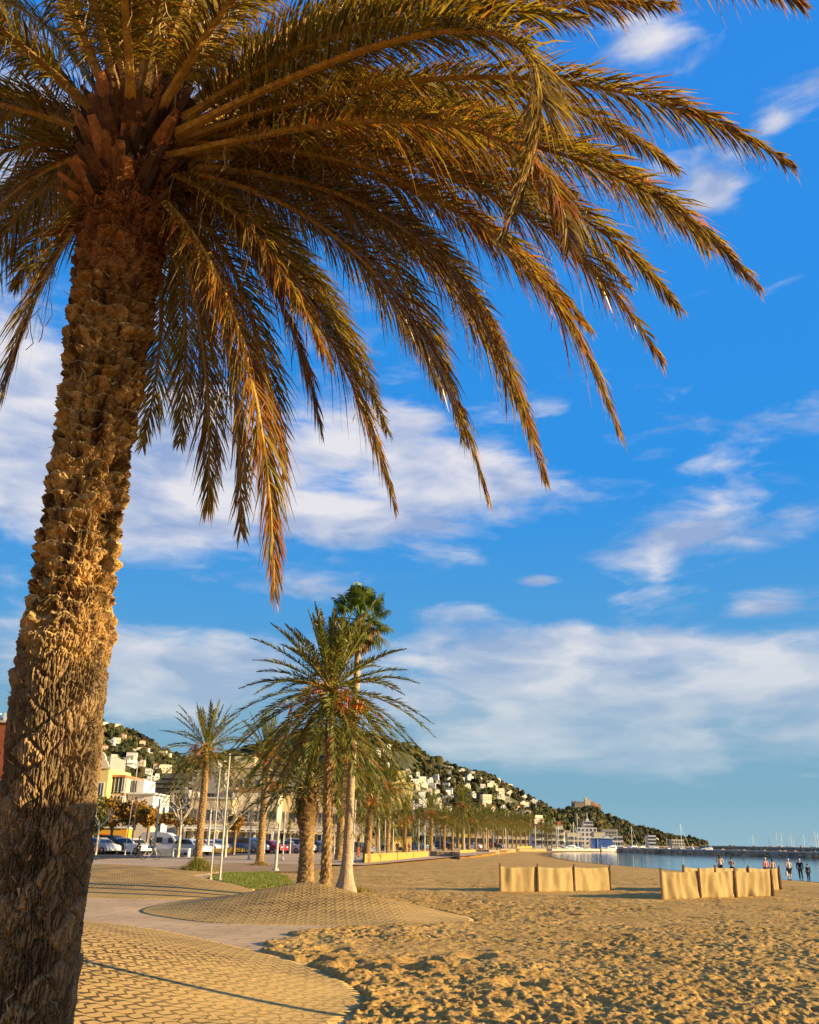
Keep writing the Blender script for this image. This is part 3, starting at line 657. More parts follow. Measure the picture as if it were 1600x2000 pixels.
def do_frond(path, dry, i):
    mb = MB(); ln = np.linalg.norm(np.diff(path, axis=0), axis=1).sum()
    g_ = rng.random()
    ca_ = np.array(cA)*(1-.5*g_)+np.array((.17, .12, .02))*.5*g_
    frond(mb, path-np.array([BX, BY, -.05]), int(64*ln), .52, .0165, rng, ca_, cB_, droop=.30+.35*dry, petiole=.11, dry=dry*.6, r0=.042, rachcol=tuple(np.array((.48, .27, .055))*rng.uniform(.45, 1.25)), flop=.12, ang0=60, ang1=24)
    for q in range(int(rng.integers(8, 26))):
        f_ = rng.uniform(.08, .8); j = int(f_*(len(path)-1)); c = path[j]-np.array([BX, BY, -.05])+rng.normal(0, .05, 3); l = rng.uniform(.12, .38); tw_ = rng.normal(0, .35, 3); w = .0035
        pts = [c+np.array([0, 0, -l*u])+tw_*l*.5*math.sin(u*2.5)+np.array([.02*math.sin(u*9+q), 0, 0]) for u in (0, .33, .66, 1)]
        V = []; [V.extend([p_-np.array([w, 0, 0]), p_+np.array([w, w, 0])]) for p_ in pts]; mb.add(V, [(0, 1, 3, 2), (2, 3, 5, 4), (4, 5, 7, 6)], np.array([.42, .30, .13])*rng.uniform(.4, 1.1), 1)
    o = mb.build('frond', [LEAF, RACH], bigr)
    if dry > .8: o['label'] = 'rust brown dry hanging frond'
for i, (tp, md, ty, my, dry) in enumerate(FR):
    T_ = PY(*tp, ty); Mi = PY(*md, my)
    dirv = Mi-c0; dirh = dirv/np.linalg.norm(dirv); S_ = c0+np.array([dirh[0]*.3, dirh[1]*.3, rng.uniform(-.25, .1)+.3*dirh[2]])
    C_ = 2*Mi-.5*(S_+T_); do_frond(bez(S_, C_, T_, 30), dry, i)
gold = 0
for k in range(54):
    f = k/54; az = k*2.39996+.4; el = R(88-f*72+rng.normal(0, 5)); L = rng.uniform(3.9, 5.0)*(1-.25*(f < .12))
    d = np.array([math.cos(az), math.sin(az), 0]); S_ = c0+d*(.12+.26*f)+np.array([0, 0, .45-.45*f])
    do_frond(arc(S_, az, el, L, .20+.42*f*rng.uniform(.7, 1.25), 26), rng.uniform(0, .5), k)

# --- smaller palms
def palm(name, loc, H, r0, r1, crownR, seed, label, group=None, cat='palm tree', nf=58, nl=26, fruit=True, green=.5, lean=(0, 0), el0=86, el1=-42, bulb=0, drp=.42, orange=1.0, bush=False, pad=.06, lw=1.0):
    rg = np.random.default_rng(seed); root = empty(name, loc, 0, label, cat, group)
    mb = MB(); n, m_ = 26, 90 if H > 3 else 50
    v = np.linspace(-.3, H, m_); th = np.linspace(0, 2*math.pi, n, endpoint=False); Vv, Th = np.meshgrid(v, th, indexing='ij')
    rb = r1+(r0-r1)*np.exp(-np.maximum(v, 0)/.5); rb = rb[:, None]*np.ones((1, n))
    rh = .17; y = (Vv+(fbm(Th*2, Vv, 2, seed)-.5)*.15)/rh; row = np.floor(y); fy = y-row; fx = (Th/(2*math.pi)*8+.5*(row % 2)) % 1
    dsp = np.sqrt(np.clip(1-((fx-.5)/.55)**2, 0, 1))*fy*pad*(.7+.6*vnoise(row*3.1, np.floor(Th*1.3), 3))
    if bulb: rb = rb+bulb*np.exp(-((Vv-(H-.75))/.55)**2)
    rr = rb*.94+dsp; cx = lean[0]*(np.maximum(Vv, 0)/H)**1.3; cy = lean[1]*(np.maximum(Vv, 0)/H)
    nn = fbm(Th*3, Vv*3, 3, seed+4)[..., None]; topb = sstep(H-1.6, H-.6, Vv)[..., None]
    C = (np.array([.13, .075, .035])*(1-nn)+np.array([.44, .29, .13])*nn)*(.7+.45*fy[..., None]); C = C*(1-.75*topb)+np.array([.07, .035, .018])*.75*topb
    i = np.arange(m_-1)[:, None]*n; j = np.arange(n)[None]; j2 = (j+1) % n
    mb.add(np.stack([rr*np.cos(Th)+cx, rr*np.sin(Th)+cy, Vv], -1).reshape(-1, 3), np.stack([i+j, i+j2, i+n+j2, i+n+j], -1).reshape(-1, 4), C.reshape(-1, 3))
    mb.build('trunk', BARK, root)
    top = np.array([lean[0], lean[1], H]); mb = MB()
    ga = np.array([.035, .062, .010]); gb = np.array([.20, .22, .03])*(.6+green)
    for k in range(nf):
        f = (k+.5)/nf; az = k*2.39996+seed; el = R(el0+(el1-el0)*f**.9+rg.normal(0, 5)); L = crownR*rg.uniform(1.05, 1.25)*(1 if f > .15 else .85)
        d = np.array([math.cos(az), math.sin(az), 0]); S_ = top+d*(.05+r1*.7*f)+np.array([0, 0, .35-.5*f])
        el_ = el; dr = drp*(.5+.9*f)*rg.uniform(.8, 1.2)*max(.25, math.cos(el_))
        frond(mb, arc(S_, az, el_, L, dr, 12), int(nl*2.0), crownR*.125, (crownR*.012+.006)*lw, rg, ga, gb, droop=.12, petiole=.16, dry=.05+.25*f*(rg.random() < .4), seg=2, r0=.022, rachcol=(.34, .27, .06), ang0=52, ang1=20, vee=30)
    for k in range(26):      # stubs under the crown
        az = k*2.4; d = np.array([math.cos(az), math.sin(az), 0]); z = H-.75+.8*(k/26)
        p0 = top*np.array([1, 1, 0])+d*r1*.8+np.array([0, 0, z]); mb.tube([p0, p0+d*.16+np.array([0, 0, .16]), p0+d*.28+np.array([0, 0, .34])], [.05, .035, .015], 4, True, 1, np.array([.20, .10, .04])*rg.uniform(.5, 1.5))
    mb.build('crown', [LEAF_S, RACH], root)
    if fruit:
        fs = MB()
        for k in range(int(11*orange)+3):
            az = rg.uniform(0, 2*math.pi); el = R(rg.uniform(15, 65)); L = crownR*rg.uniform(.30, .5)
            pth = arc(top+np.array([0, 0, .15]), az, el, L, .7, 7); fs.tube(pth, np.linspace(.02, .012, 7), 4, False, 0, (.45, .20, .04))
            e_ = pth[-1]
            for q in range(34):
                dq = rg.normal(0, 1, 3); dq[2] = -abs(dq[2])*1.1; dq /= np.linalg.norm(dq); l = crownR*rg.uniform(.06, .15); p1 = e_+dq*l; w = np.cross(dq, (0.3, .2, 1)); w = w/np.linalg.norm(w)*.014*max(1, crownR/2.7)
                fs.add([e_-w*.5, e_+w*.5, p1+w, p1-w], [(0, 1, 2, 3)], np.array([.60, .21, .03])*rg.uniform(.6, 1.3))
        fs.build('fruit_stalks', RACH, root)
    return root
def place_palm(name, bx, by, cx, cy, rpx, seed, label, z=None, tw=None, D=None, **kw):
    if z is None: z = -.02
    b = P(bx, by, z)
    if D: b = PY(bx, by, D); b[2] = z
    top = PY(cx, cy, b[1]); H = top[2]-z; dep = (top-CAM)@Fv; cr = rpx*dep/F_PX
    tr = (tw or rpx*.2)*.40*dep/F_PX
    kw.setdefault('lean', (top[0]-b[0], 0))
    return palm(name, b, H, tr*1.35, tr, cr, seed, label, **kw), b
PG = 'date palms along the promenade'
place_palm('date_palm', 385, 1696, 405, 1468, 96, 11, 'tall slim date palm with orange fruit stalks standing left of the two white poles', tw=16)
place_palm('date_palm', 507, 1688, 522, 1478, 84, 12, 'date palm on the orange earth strip behind the squat thick palm', tw=16)
b3z = .60
place_palm('date_palm', 597, 1722, 600, 1540, 118, 13, 'squat thick trunked date palm on the mound top with dark drooping crown', z=.45, tw=31, bulb=.20, fruit=False, green=.1, el0=60, el1=-8, nf=48, drp=.42, orange=.3)
place_palm('date_palm', 636, 1728, 646, 1358, 172, 14, 'tallest date palm in the middle with orange fruit stalks in its crown', z=.50, tw=20, nf=92, nl=34, orange=1.3, el1=-56)
place_palm('date_palm', 662, 1680, 674, 1492, 84, 15, 'date palm directly behind the trunk pair of the tall middle palms', tw=18)
place_palm('date_palm', 716, 1685, 724, 1565, 74, 16, 'short date palm with dark trunk at the start of the yellow cloth fence', tw=17)
place_palm('date_palm', 757, 1665, 763, 1535, 58, 17, 'slender date palm above the yellow cloth fence, left of the rounder palm', tw=11)
place_palm('date_palm', 790, 1665, 792, 1600, 52, 18, 'low spiky date palm above the middle of the yellow cloth fence', tw=9)
place_palm('date_palm', 842, 1662, 843, 1588, 44, 19, 'date palm standing where the yellow cloth fence meets the grey one', tw=9)
# fan palm
def fan_palm():
    b = P(675, 1736, .32); top = PY(703, 1205, b[1]); H = top[2]-.32; dep = (top-CAM)@Fv; cr = 58*dep/F_PX
    root = empty('fan_palm', b, 0, 'very tall thin fan palm rising behind the tall middle date palm', 'palm tree'); rg = np.random.default_rng(5)
    mb = MB(); n = 22; v = np.linspace(-.3, H, 140); th = np.linspace(0, 2*math.pi, n, endpoint=False); Vv, Th = np.meshgrid(v, th, indexing='ij')
    r = .135+.20*np.exp(-np.maximum(Vv, 0)/.35)+.05*np.exp(-Vv/2.5)+.012*np.abs(np.sin(Vv*24+Th))+.02*(fbm(Th*2, Vv*3, 3, 3)-.5)
    r = r*(1-.22*Vv/H); lx = (top[0]-b[0])*(np.maximum(Vv, 0)/H)
    nn = fbm(Th*2, Vv*2, 3, 8)[..., None]; C = np.array([.30, .21, .13])*(1-nn)+np.array([.46, .36, .24])*nn
    i = np.arange(139)[:, None]*n; j = np.arange(n)[None]; j2 = (j+1) % n
    mb.add(np.stack([r*np.cos(Th)+lx, r*np.sin(Th), Vv], -1).reshape(-1, 3), np.stack([i+j, i+j2, i+n+j2, i+n+j], -1).reshape(-1, 4), C.reshape(-1, 3)); mb.build('trunk', BARK, root)
    def fans(nfan, elr, col, Lp, rad, sag):
        mb = MB()
        for k in range(nfan):
            az = k*2.39996; el = R(elr[0]+(elr[1]-elr[0])*k/nfan+rg.normal(0, 6)); d = np.array([math.cos(az)*math.cos(el), math.sin(az)*math.cos(el), math.sin(el)])
            s = np.array([top[0]-b[0], 0, H])+np.array([0, 0, -.25*k/nfan]); L = Lp*rg.uniform(.8, 1.15); e_ = s+d*L; mid = s+d*L*.5+np.array([0, 0, .05]); mb.tube([s, mid, e_], [.025, .018, .012], 4, False, 1, col*1.3)
            sd_ = np.cross(d, (0, 0, 1)); sd_ /= np.linalg.norm(sd_)+1e-6; up = np.cross(sd_, d)
            ns = 26
            for q in range(ns):
                a = R(-135+270*q/(ns-1)); dd = d*math.cos(a)+sd_*math.sin(a)+up*.15*math.cos(a*2); dd /= np.linalg.norm(dd); rl = rad*rg.uniform(.8, 1.05)*(1-.25*abs(a)/2.4)
                w = np.cross(dd, up+.01); w = w/np.linalg.norm(w)*.030
                p1 = e_+dd*rl*.55; p2 = e_+dd*rl*.9; p2[2] -= sag*rl*.6; p1[2] -= sag*rl*.08; p3 = p2+dd*rl*.05; p3[2] -= sag*rl*.35
                cc = col*rg.uniform(.6, 1.5)
                mb.add([e_, e_, p1-w, p1+w, p2-w*.7, p2+w*.7, p3-w*.1, p3+w*.1], [(0, 1, 3, 2), (2, 3, 5, 4), (4, 5, 7, 6)], cc)
        return mb
    fans(38, (88, -42), np.array([.085, .12, .02]), cr*.85, cr*.50, .45).build('crown', [LEAF_S, RACH], root)
    s = fans(20, (-40, -84), np.array([.26, .17, .06]), cr*.5, cr*.42, .75); s.build('dead_leaf_skirt', [LEAF_S, RACH], root)
fan_palm()
# receding row
far_a = palm('date_palm', (0, 0, -60), 6.0, .27, .155, 2.9, 31, 'x', PG, nf=62, nl=20, orange=.3, lw=1.5, green=.6)
far_b = palm('date_palm', (0, 0, -60), 6.0, .27, .155, 2.9, 32, 'x', PG, nf=56, nl=20, orange=.3, green=.35, lw=1.5)
far_c = palm('date_palm', (0, 0, -60), 6.0, .27, .155, 2.9, 33, 'x', PG, nf=60, nl=20, orange=.6, green=.9, lw=1.5)
rowp = [(868, 1600, 40, 140), (884, 1606, 38, 150), (904, 1574, 40, 155), (916, 1604, 36, 165), (929, 1606, 34, 172), (944, 1602, 32, 180), (952, 1600, 30, 190), (962, 1604, 28, 200), (972, 1606, 27, 208), (982, 1602, 28, 215),
        (991, 1606, 26, 225), (1000, 1608, 25, 233), (1008, 1610, 24, 242), (1016, 1606, 25, 250), (1026, 1609, 24, 258), (1033, 1612, 22, 268), (817, 1606, 34, 150), (854, 1610, 30, 190), (895, 1612, 28, 205), (935, 1614, 24, 240),
        (706, 1600, 40, 120), (738, 1590, 40, 125)]
for i, (x, cy, rp_, D) in enumerate(rowp):
    D = 190+(D-140)*1.75
    top = PY(x, cy, D); base = np.array([top[0], D, -.05]); H = top[2]+.05; dep = (top-CAM)@Fv; cr = rp_*dep/F_PX
    s = (cr/2.9*1.0, cr/2.9*1.0, H/6.0)
    lab = 'date palm in the receding promenade row, '+nth(sorted(q[0] for q in rowp[:20]).index(x))+' from the left' if i < 20 else ''
    if i == 2: lab = 'taller date palm standing up above the receding promenade row'
    if i == 20: lab = 'date palm half hidden behind the short dark trunked palm'
    if i == 21: lab = 'date palm between the short dark trunked palm and the slender one'
    dup((far_a, far_b, far_c)[i % 3], base, i*1.7, lab, s)
for i, (x, cy, rp_, D) in enumerate([(1058, 1616, 15, 450), (1068, 1612, 17, 455), (1077, 1618, 14, 462)]):
    top = PY(x, cy, D); dep = (top-CAM)@Fv; cr = rp_*dep/F_PX
    dup((far_b, far_a, far_c)[i], (top[0], D, -.05), i*2.1, ['left', 'middle', 'right'][i]+' dark date palm of the three in the clump beyond the promenade row', (cr/2.9, cr/2.9, (top[2]+.05)/6.0), group='clump of palms beyond the row')
for f_ in (far_a, far_b, far_c):
    for ch in list(f_.children): bpy.data.objects.remove(ch)
    bpy.data.objects.remove(f_)
KIDS.clear()

# ------------------------------------------------------------------ hills
rg = np.random.default_rng(21)
SKY = np.array([(-500, 1400), (-100, 1395), (100, 1405), (190, 1416), (235, 1427), (275, 1442), (320, 1462), (380, 1482), (430, 1470), (500, 1452), (600, 1440), (700, 1443), (760, 1458), (800, 1466), (850, 1486), (900, 1497), (950, 1509), (1000, 1538), (1040, 1561), (1080, 1584), (1100, 1586), (1116, 1577), (1160, 1578), (1176, 1593), (1210, 1604), (1260, 1620), (1300, 1634), (1340, 1642), (1372, 1649)], float)
def ridgeY(px): return np.interp(px, [-500, 190, 400, 800, 1060, 1130, 1400], [1050, 1100, 1200, 1400, 1700, 2000, 2100])
def footY(px): return np.interp(px, [-500, 190, 400, 800, 1060, 1130, 1400], [600, 620, 700, 800, 1050, 1500, 1950])
def skyz(px):
    sy = np.interp(px, SKY[:, 0], SKY[:, 1]); return np.array([PY(a, b, c) for a, b, c in zip(np.atleast_1d(px), np.atleast_1d(sy), np.atleast_1d(ridgeY(px)))])
cols = np.linspace(-500, 1378, 420); S = skyz(cols); fy = footY(cols); ry = ridgeY(cols)
ts = np.linspace(0, 1.35, 70)
HX = np.zeros((70, 420)); HY = HX.copy(); HZ = HX.copy()
for i, t_ in enumerate(ts):
    Yv = fy+(ry-fy)*t_; HX[i] = S[:, 0]/S[:, 1]*Yv; HY[i] = Yv
    pr = np.where(t_ < 1, np.sin(min(t_, 1)*math.pi/2)**1.25, max(0, 1-((t_-1)/.35)**1.5))
    HZ[i] = -2+(S[:, 2]-8*np.clip(S[:, 2]/40, 0, 1)+2)*pr
    nz = (fbm(HX[i]/110, HY[i]/110, 4, 77)-.5)*40*min(1, t_*2)*(1-.9*math.exp(-((t_-1)/.06)**2)); HZ[i] += nz*np.clip(S[:, 2]/50, 0, 1)
HILL = pmat('hill_scrub', (0.075, 0.075, 0.028), .95, .5, .03, .6, .3, detail=8)
g = MB(); gridmesh(g, HX, HY, HZ); tag(g.build('hills', HILL, smooth=True), 'scrubby hillside ridge falling to the cape', 'hills', kind='structure')
from math import floor
def hillz(px, t_):
    i = np.clip(t_/1.35*69, 0, 68); j = np.clip((px+500)/1878*419, 0, 418); i0, j0 = int(i), int(j); fi, fj = i-i0, j-j0
    q = lambda A: (A[i0, j0]*(1-fi)+A[i0+1, j0]*fi)*(1-fj)+(A[i0, j0+1]*(1-fi)+A[i0+1, j0+1]*fi)*fj
    return np.array([q(HX), q(HY), q(HZ)])
# wood covering the hill: thousands of small crowns reading as one mass
WOOD = attrmat('wood_foliage', .9, 1.0, 1.2, .1, .4, .5)
g = MB()
hl = []   # houses reserve
HOUSES = []
def hcl(n, x0, x1, t0, t1, seed, key):
    r_ = np.random.default_rng(seed); out = []; tries = 0
    while len(out) < n and tries < 4000:
        tries += 1; px = r_.uniform(x0, x1); t_ = r_.uniform(t0, t1); p = hillz(px, t_)
        if all(np.hypot(*(p[:2]-q[0][:2])) > 13 for q in HOUSES+out): out.append((p, r_.uniform(0, 1), r_.uniform(0, 1), r_.uniform(0, 1), key))
    HOUSES.extend(out)
hcl(28, 192, 330, .15, .58, 1, 'a'); hcl(17, 195, 330, .60, .98, 2, 'b'); hcl(10, 700, 845, .93, 1.0, 3, 'c'); hcl(32, 790, 880, .24, .55, 4, 'd'); hcl(38, 870, 1000, .40, .74, 5, 'e')
hcl(24, 960, 1062, .7, 1.0, 6, 'f'); hcl(39, 940, 1075, .2, .6, 7, 'g'); hcl(14, 380, 640, .5, .95, 8, 'h'); hcl(24, 1000, 1110, .08, .3, 9, 'i'); hcl(10, 1250, 1370, .15, .6, 10, 'j'); hcl(14, 640, 770, .4, .85, 12, 'k'); hcl(24, 330, 640, .15, .5, 14, 'l')
hp = np.array([h[0] for h in HOUSES])
for k in range(11500):
    px = rg.uniform(150, 1376); t_ = rg.uniform(0.02, 1.02)**.8; p = hillz(px, t_)
    d = hp-p; near_ = (np.abs(d[:, 0]) < 9) & (d[:, 1] > -5) & (d[:, 1] < 16)
    if near_.any() and rg.random() < .85: continue
    if fbm(np.array([p[0]/35]), np.array([p[1]/35]), 2, 5)[0] < .38: continue
    r_ = rg.uniform(1.9, 4.6)*(p[1]/900)**.6; h_ = r_*rg.uniform(.7, 1.25)
    cc = np.array([.034, .036, .014])*rg.uniform(.6, 1.7) if rg.random() < .75 else np.array([.085, .068, .025])*rg.uniform(.6, 1.3)
    for q in range(2):
        o_ = rg.normal(0, .45*r_, 3)*np.array([1, 1, .35]); g.ell(p+o_+np.array([0, 0, h_*.55]), (r_*.75, r_*.75, h_*.75), 7, 5, 0, cc*rg.uniform(.8, 1.25), jit=.30, rng=rg)
tag(g.build('hillside_wood', WOOD), 'dark green pine wood and scrub covering the hillside', 'wood', kind='stuff')

# ------------------------------------------------------------------ paints and walls
def wall(name, col, var=.06): return pmat(name, col, .85, var, .25, .15, 6, detail=8)
WHITE = wall('white_render', (.62, .60, .58)); CREAM = wall('cream_render', (.58, .50, .36)); YEL = wall('yellow_render', (.66, .53, .20)); TERRA = wall('brown_brick', (.26, .07, .03), .15)
GREYW = wall('grey_render', (.30, .28, .26)); TANW = wall('tan_render', (.50, .40, .25)); ROOF = pmat('roof_tiles', (.42, .17, .07), .9, .25, 1.5, .4, 8); PINK = wall('pale_pink_render', (.62, .46, .36))
GLASS = pmat('window_glass', (.03, .04, .05), .12, .3, .4, spec=.6); DARKM = pmat('dark_metal', (.035, .035, .038), .5, .1, 3); WPAINT = pmat('white_paint', (.64, .62, .58), .45, .05, 2); CONC = pmat('concrete', (.42, .38, .33), .85, .12, 1.2, .3, 12)
SHUT = pmat('shutter', (.30, .26, .22), .7, .15, 3); STONE = pmat('stone_block', (.28, .23, .17), .9, .35, .4, .8, 3); WOODP = pmat('weathered_wood', (.26, .17, .09), .85, .3, 4, .4, 20)
AWN = pmat('awning_cloth', (.62, .50, .34), .8, .1, 2)
def house(root, w, d, h, wm, rng_, flat=True, storeys=2):
    g = MB(); g.box((0, 0, h/2-2), (w, d, h+4)); 
    if storeys > 1: g.box((w*.22, d*.12, h+1.3), (w*.5, d*.6, 2.6))
    g.build('wall', wm, root)
    g = MB()
    if flat: g.box((0, 0, h+.16), (w+.5, d+.5, .3)); 
    if flat and storeys > 1: g.box((w*.22, d*.12, h+2.75), (w*.5+.4, d*.6+.4, .28))
    if not flat: g.prism([(-w/2-.4, h), (w/2+.4, h), (0, h+w*.2)], -d/2-.4, d/2+.4)
    g.build('roof', WHITE if flat else ROOF, root)
    nwn = max(2, int(w/3.4))
    for s_ in range(max(1, int(h/2.9))):
        for k in range(nwn):
            x = -w/2+(k+.5)*w/nwn; g = MB(); z = 1.5+s_*2.9
            g.box((x, -d/2-.02, z), (1.5, .10, 1.5), mi=1); g.box((x, -d/2-.05, z), (1.25, .10, 1.25), mi=0); g.build('window', [GLASS, SHUT], root)
protos = []
for i, (w, d, h, wm, fl, st) in enumerate([(11, 9, 5.6, WHITE, True, 1), (9, 8, 5.8, WHITE, True, 2), (13, 8, 3.4, CREAM, True, 2), (10, 9, 5.8, WHITE, False, 1), (15, 9, 8.6, CREAM, True, 1), (8, 7, 5.6, PINK, False, 1)]):
    r_ = empty('house', (0, 0, -90-20*i), 0, 'x', 'house'); house(r_, w, d, h, wm, rg, fl, st); protos.append(r_)
HL = {'a': 'house on the lower left slope', 'b': 'house high on the left hill', 'c': 'house on the skyline crest', 'd': 'house in the cluster halfway up', 'e': 'house in the middle slope row', 'f': 'house down the falling ridge line', 'g': 'house low behind the palm row', 'h': 'hillside house between near palm crowns', 'i': 'house at the harbour hill foot', 'j': 'house on the low cape', 'k': 'slope house above the yellow fence', 'l': 'hill foot house above seafront roofs'}
KD = {0: 'flat roofed two storey', 1: 'stepped flat roofed', 2: 'low cream terraced', 3: 'red tiled', 4: 'large cream', 5: 'small pinkish tiled'}
ORD = {}
for key in HL:
    ids = sorted([i for i, h in enumerate(HOUSES) if h[4] == key], key=lambda i: HOUSES[i][0][0]/HOUSES[i][0][1])
    for q, i in enumerate(ids): ORD[i] = nth(q)
for n_, (p, a, b_, c_, key) in enumerate(HOUSES):
    k = int(a*6) % 6 if key not in 'de' else int(a*4) % 3
    ang = math.atan2(p[0], p[1]); s_ = .5+.42*b_
    dup(protos[k], (p[0], p[1], p[2]+.6), -ang*0.3+(c_-.5)*.9+.25, KD[k]+' '+HL[key].replace('pale ', '').replace('white ', '')+', '+ORD[n_]+' from the left there', s_, 'houses on the hillside')
for f_ in protos:
    for ch in list(f_.children): bpy.data.objects.remove(ch)
    bpy.data.objects.remove(f_)
KIDS.clear()
# castle
cp = PY(1142, 1578, 2000); cr_ = empty('castle', cp-np.array([0, 0, 2]), 0, 'ruined stone castle on the top of the wooded cape hill', 'castle', None, 1.3)
g = MB(); g.box((-9, 0, -1), (18, 16, 22), taper=.9); g.box((-16, 3, 5), (9, 10, 14), taper=.85); g.build('curtain_wall', STONE, cr_)
g = MB(); g.box((5, 0, 1), (10, 12, 27), taper=.92); g.box((3, 2, 15), (5, 6, 5)); g.build('keep', CREAM, cr_); g = MB(); g.box((19, 4, -3), (18, 12, 22), taper=.75); g.box((15, 5, 9), (6, 6, 5)); g.build('broken_wall', pmat('castle_red_stone', (.42, .22, .11), .95, .3, .1, .5, 1), cr_)
for k in range(6): g = MB(); g.box((-17+k*3.0, -7, 10.6), (1.5, 1.5, 1.6)); g.build('merlon', STONE, cr_)

# ------------------------------------------------------------------ seafront buildings
def facade(root, w, d, h, wm, nx, nz, ww=1.1, wh=1.6, z0=4.2, dz=3.1, balc=False, sm=SHUT, side=True, arch=False):
    g = MB(); g.box((0, d/2, h/2-.5), (w, d, h+1)); g.build('wall', wm, root)
    cnt = 0
    for r in range(nz):
        for k in range(nx):
            x = -w/2+(k+.5)*w/nx; z = z0+r*dz; g = MB()
            g.box((x, -.015, z), (ww+.28, .12, wh+.28), mi=1); g.box((x, -.06, z), (ww, .09, wh)); g.box((x, -.115, z), (.06, .04, wh), mi=1); g.box((x, -.12, z-wh/2-.14), (ww+.5, .3, .10), mi=1); g.build('window', [GLASS, sm], root)
    if side:
        for r in range(nz):
            for k in range(2):
                g = MB(); y = d*(.28+.4*k); z = z0+r*dz; g.box((w/2+.01, y, z), (.12, ww+.2, wh+.2), mi=1); g.box((w/2+.05, y, z), (.09, ww, wh)); g.build('window', [GLASS, sm], root)
    if balc:
        for r in range(nz):
            for k in range(nx):
                x = -w/2+(k+.5)*w/nx; z = z0+r*dz-wh/2-.2; g = MB(); g.box((x, -.6, z), (w/nx*.8, 1.2, .14)); 
                for q in range(9): g.box((x-w/nx*.38+q*w/nx*.095, -1.17, z+.5), (.05, .04, .95), mi=1)
                g.box((x, -1.17, z+1.0), (w/nx*.8, .06, .06), mi=1); g.build('balcony', [CONC, DARKM], root)
def shopfront(root, w, col, n, m2=None, dep=2.6):
    g = MB()
    for k in range(n+1): g.box((-w/2+.25+k*(w-.5)/n, -dep, 1.5), (.32, .32, 3.0))
    g.box((0, -dep, 3.15), (w, .4, .35)); g.box((0, -dep/2, 3.42), (w+.4, dep+.6, .16)); g.build('arcade', col, root)
    for k in range(n):
        g = MB(); x = -w/2+.25+(k+.5)*(w-.5)/n; g.box((x, -.06, 1.4), ((w-.5)/n-.7, .12, 2.5), mi=1); g.box((x, -.14, 1.4), ((w-.5)/n-1.0, .08, 2.2)); g.build('shop_window', [GLASS, WPAINT], root)
def bplace(px0, px1, ytop, D, name, label, rz=0.0, cat='building'):
    D = D+12 if D < 136 else D+4
    a = PY(px0, ytop, D); b = PY(px1, ytop, D+math.tan(rz)*0); w = b[0]-a[0]; return empty(name, ((a[0]+b[0])/2, D, 0), rz, label, cat), w, (a[2]+b[2])/2
# brown brick block, far left
r_, w, h = bplace(-160, 30, 1410, 104, 'apartment_block', 'tall brown brick block with cream ground storeys at the far left edge', 0)
g = MB(); g.box((0, 6, 3), (w, 12, 6)); g.build('lower_wall', CREAM, r_); g = MB(); g.box((0, 6, 6.0+(h-6)/2), (w+.02, 12.02, h-6)); g.build('upper_wall', TERRA, r_)
g = MB(); g.box((0, 6, h+.1), (w+.6, 12.6, .25)); g.build('roof', CONC, r_); 
for k in range(5): g = MB(); g.box((w/2-2-k*1.4, 2, h+.8), (.6+.3*(k % 2), .8, 1.2)); g.build('chimney', WPAINT, r_)
for k in range(5):
    for z in (2.2, 4.7):
        g = MB(); x = w/2-1.0-k*2.3; g.box((x, -.03, z), (1.0, .1, 1.5), mi=1); g.box((x, -.07, z), (.8, .1, 1.3)); g.build('window', [GLASS, WPAINT], r_)
# yellow gabled building
r_, w, h = bplace(168, 214, 1500, 112, 'gabled_building', 'yellow building with curved ornate gable right behind the big trunk')
facade(r_, w, 10, h, YEL, 2, 2, .55, 1.7, 4.6, 2.9, False, WPAINT, False)
g = MB(); gp = [(-w/2, h), (w/2, h), (w*.36, h+.9)]+[(w*.30*math.cos(a), h+1.0+w*.30*1.25*math.sin(a)) for a in np.linspace(0, math.pi, 10)]+[(-w*.36, h+.9)]
g.prism(gp, -.12, .35); g.box((0, .1, h+.05), (w+.5, .7, .25)); g.build('gable', CREAM, r_); g = MB(); g.box((0, 4.5, h+.8), (w*.8, 7, 1.6)); g.build('roof', GREYW, r_)
# cream building with orange roof
r_, w, h = bplace(207, 246, 1518, 114, 'townhouse', 'cream townhouse with orange tiled eaves beside the gabled building')
facade(r_, w*.92, 10, h, CREAM, 5, 3, .42, 1.9, 3.2, 2.6, False, WPAINT, False); g = MB(); g.box((-.1, 4.8, h+.14), (w+.4, 10.6, .28)); g.build('roof', ROOF, r_)
g = MB(); g.box((w/2-.15, .3, h/2), (w*.08, .7, h-.02)); g.build('side_pier', TERRA, r_)
# white modern house
r_, w, h = bplace(250, 300, 1552, 116, 'white_villa', 'white modern terraced house between the cream townhouse and the dark roofs')
facade(r_, w, 9, h, WHITE, 3, 1, 1.1, 1.1, h-2, 3, False, SHUT, True); g = MB(); g.box((-w*.25, 4, h+1.0), (w*.5, 6, 2.0)); g.box((w*.1, 3, h+.12), (w+.3, 8, .22)); g.build('roof_storey', WHITE, r_); g = MB(); g.box((w*.30, -3, 2.4), (w*1.3, 5, 4.8)); g.build('low_wing', CREAM, r_)
g = MB(); g.box((-w*.36, .9, h+1.1), (w*.16, .3, 1.5)); g.build('roof_window', GLASS, r_)
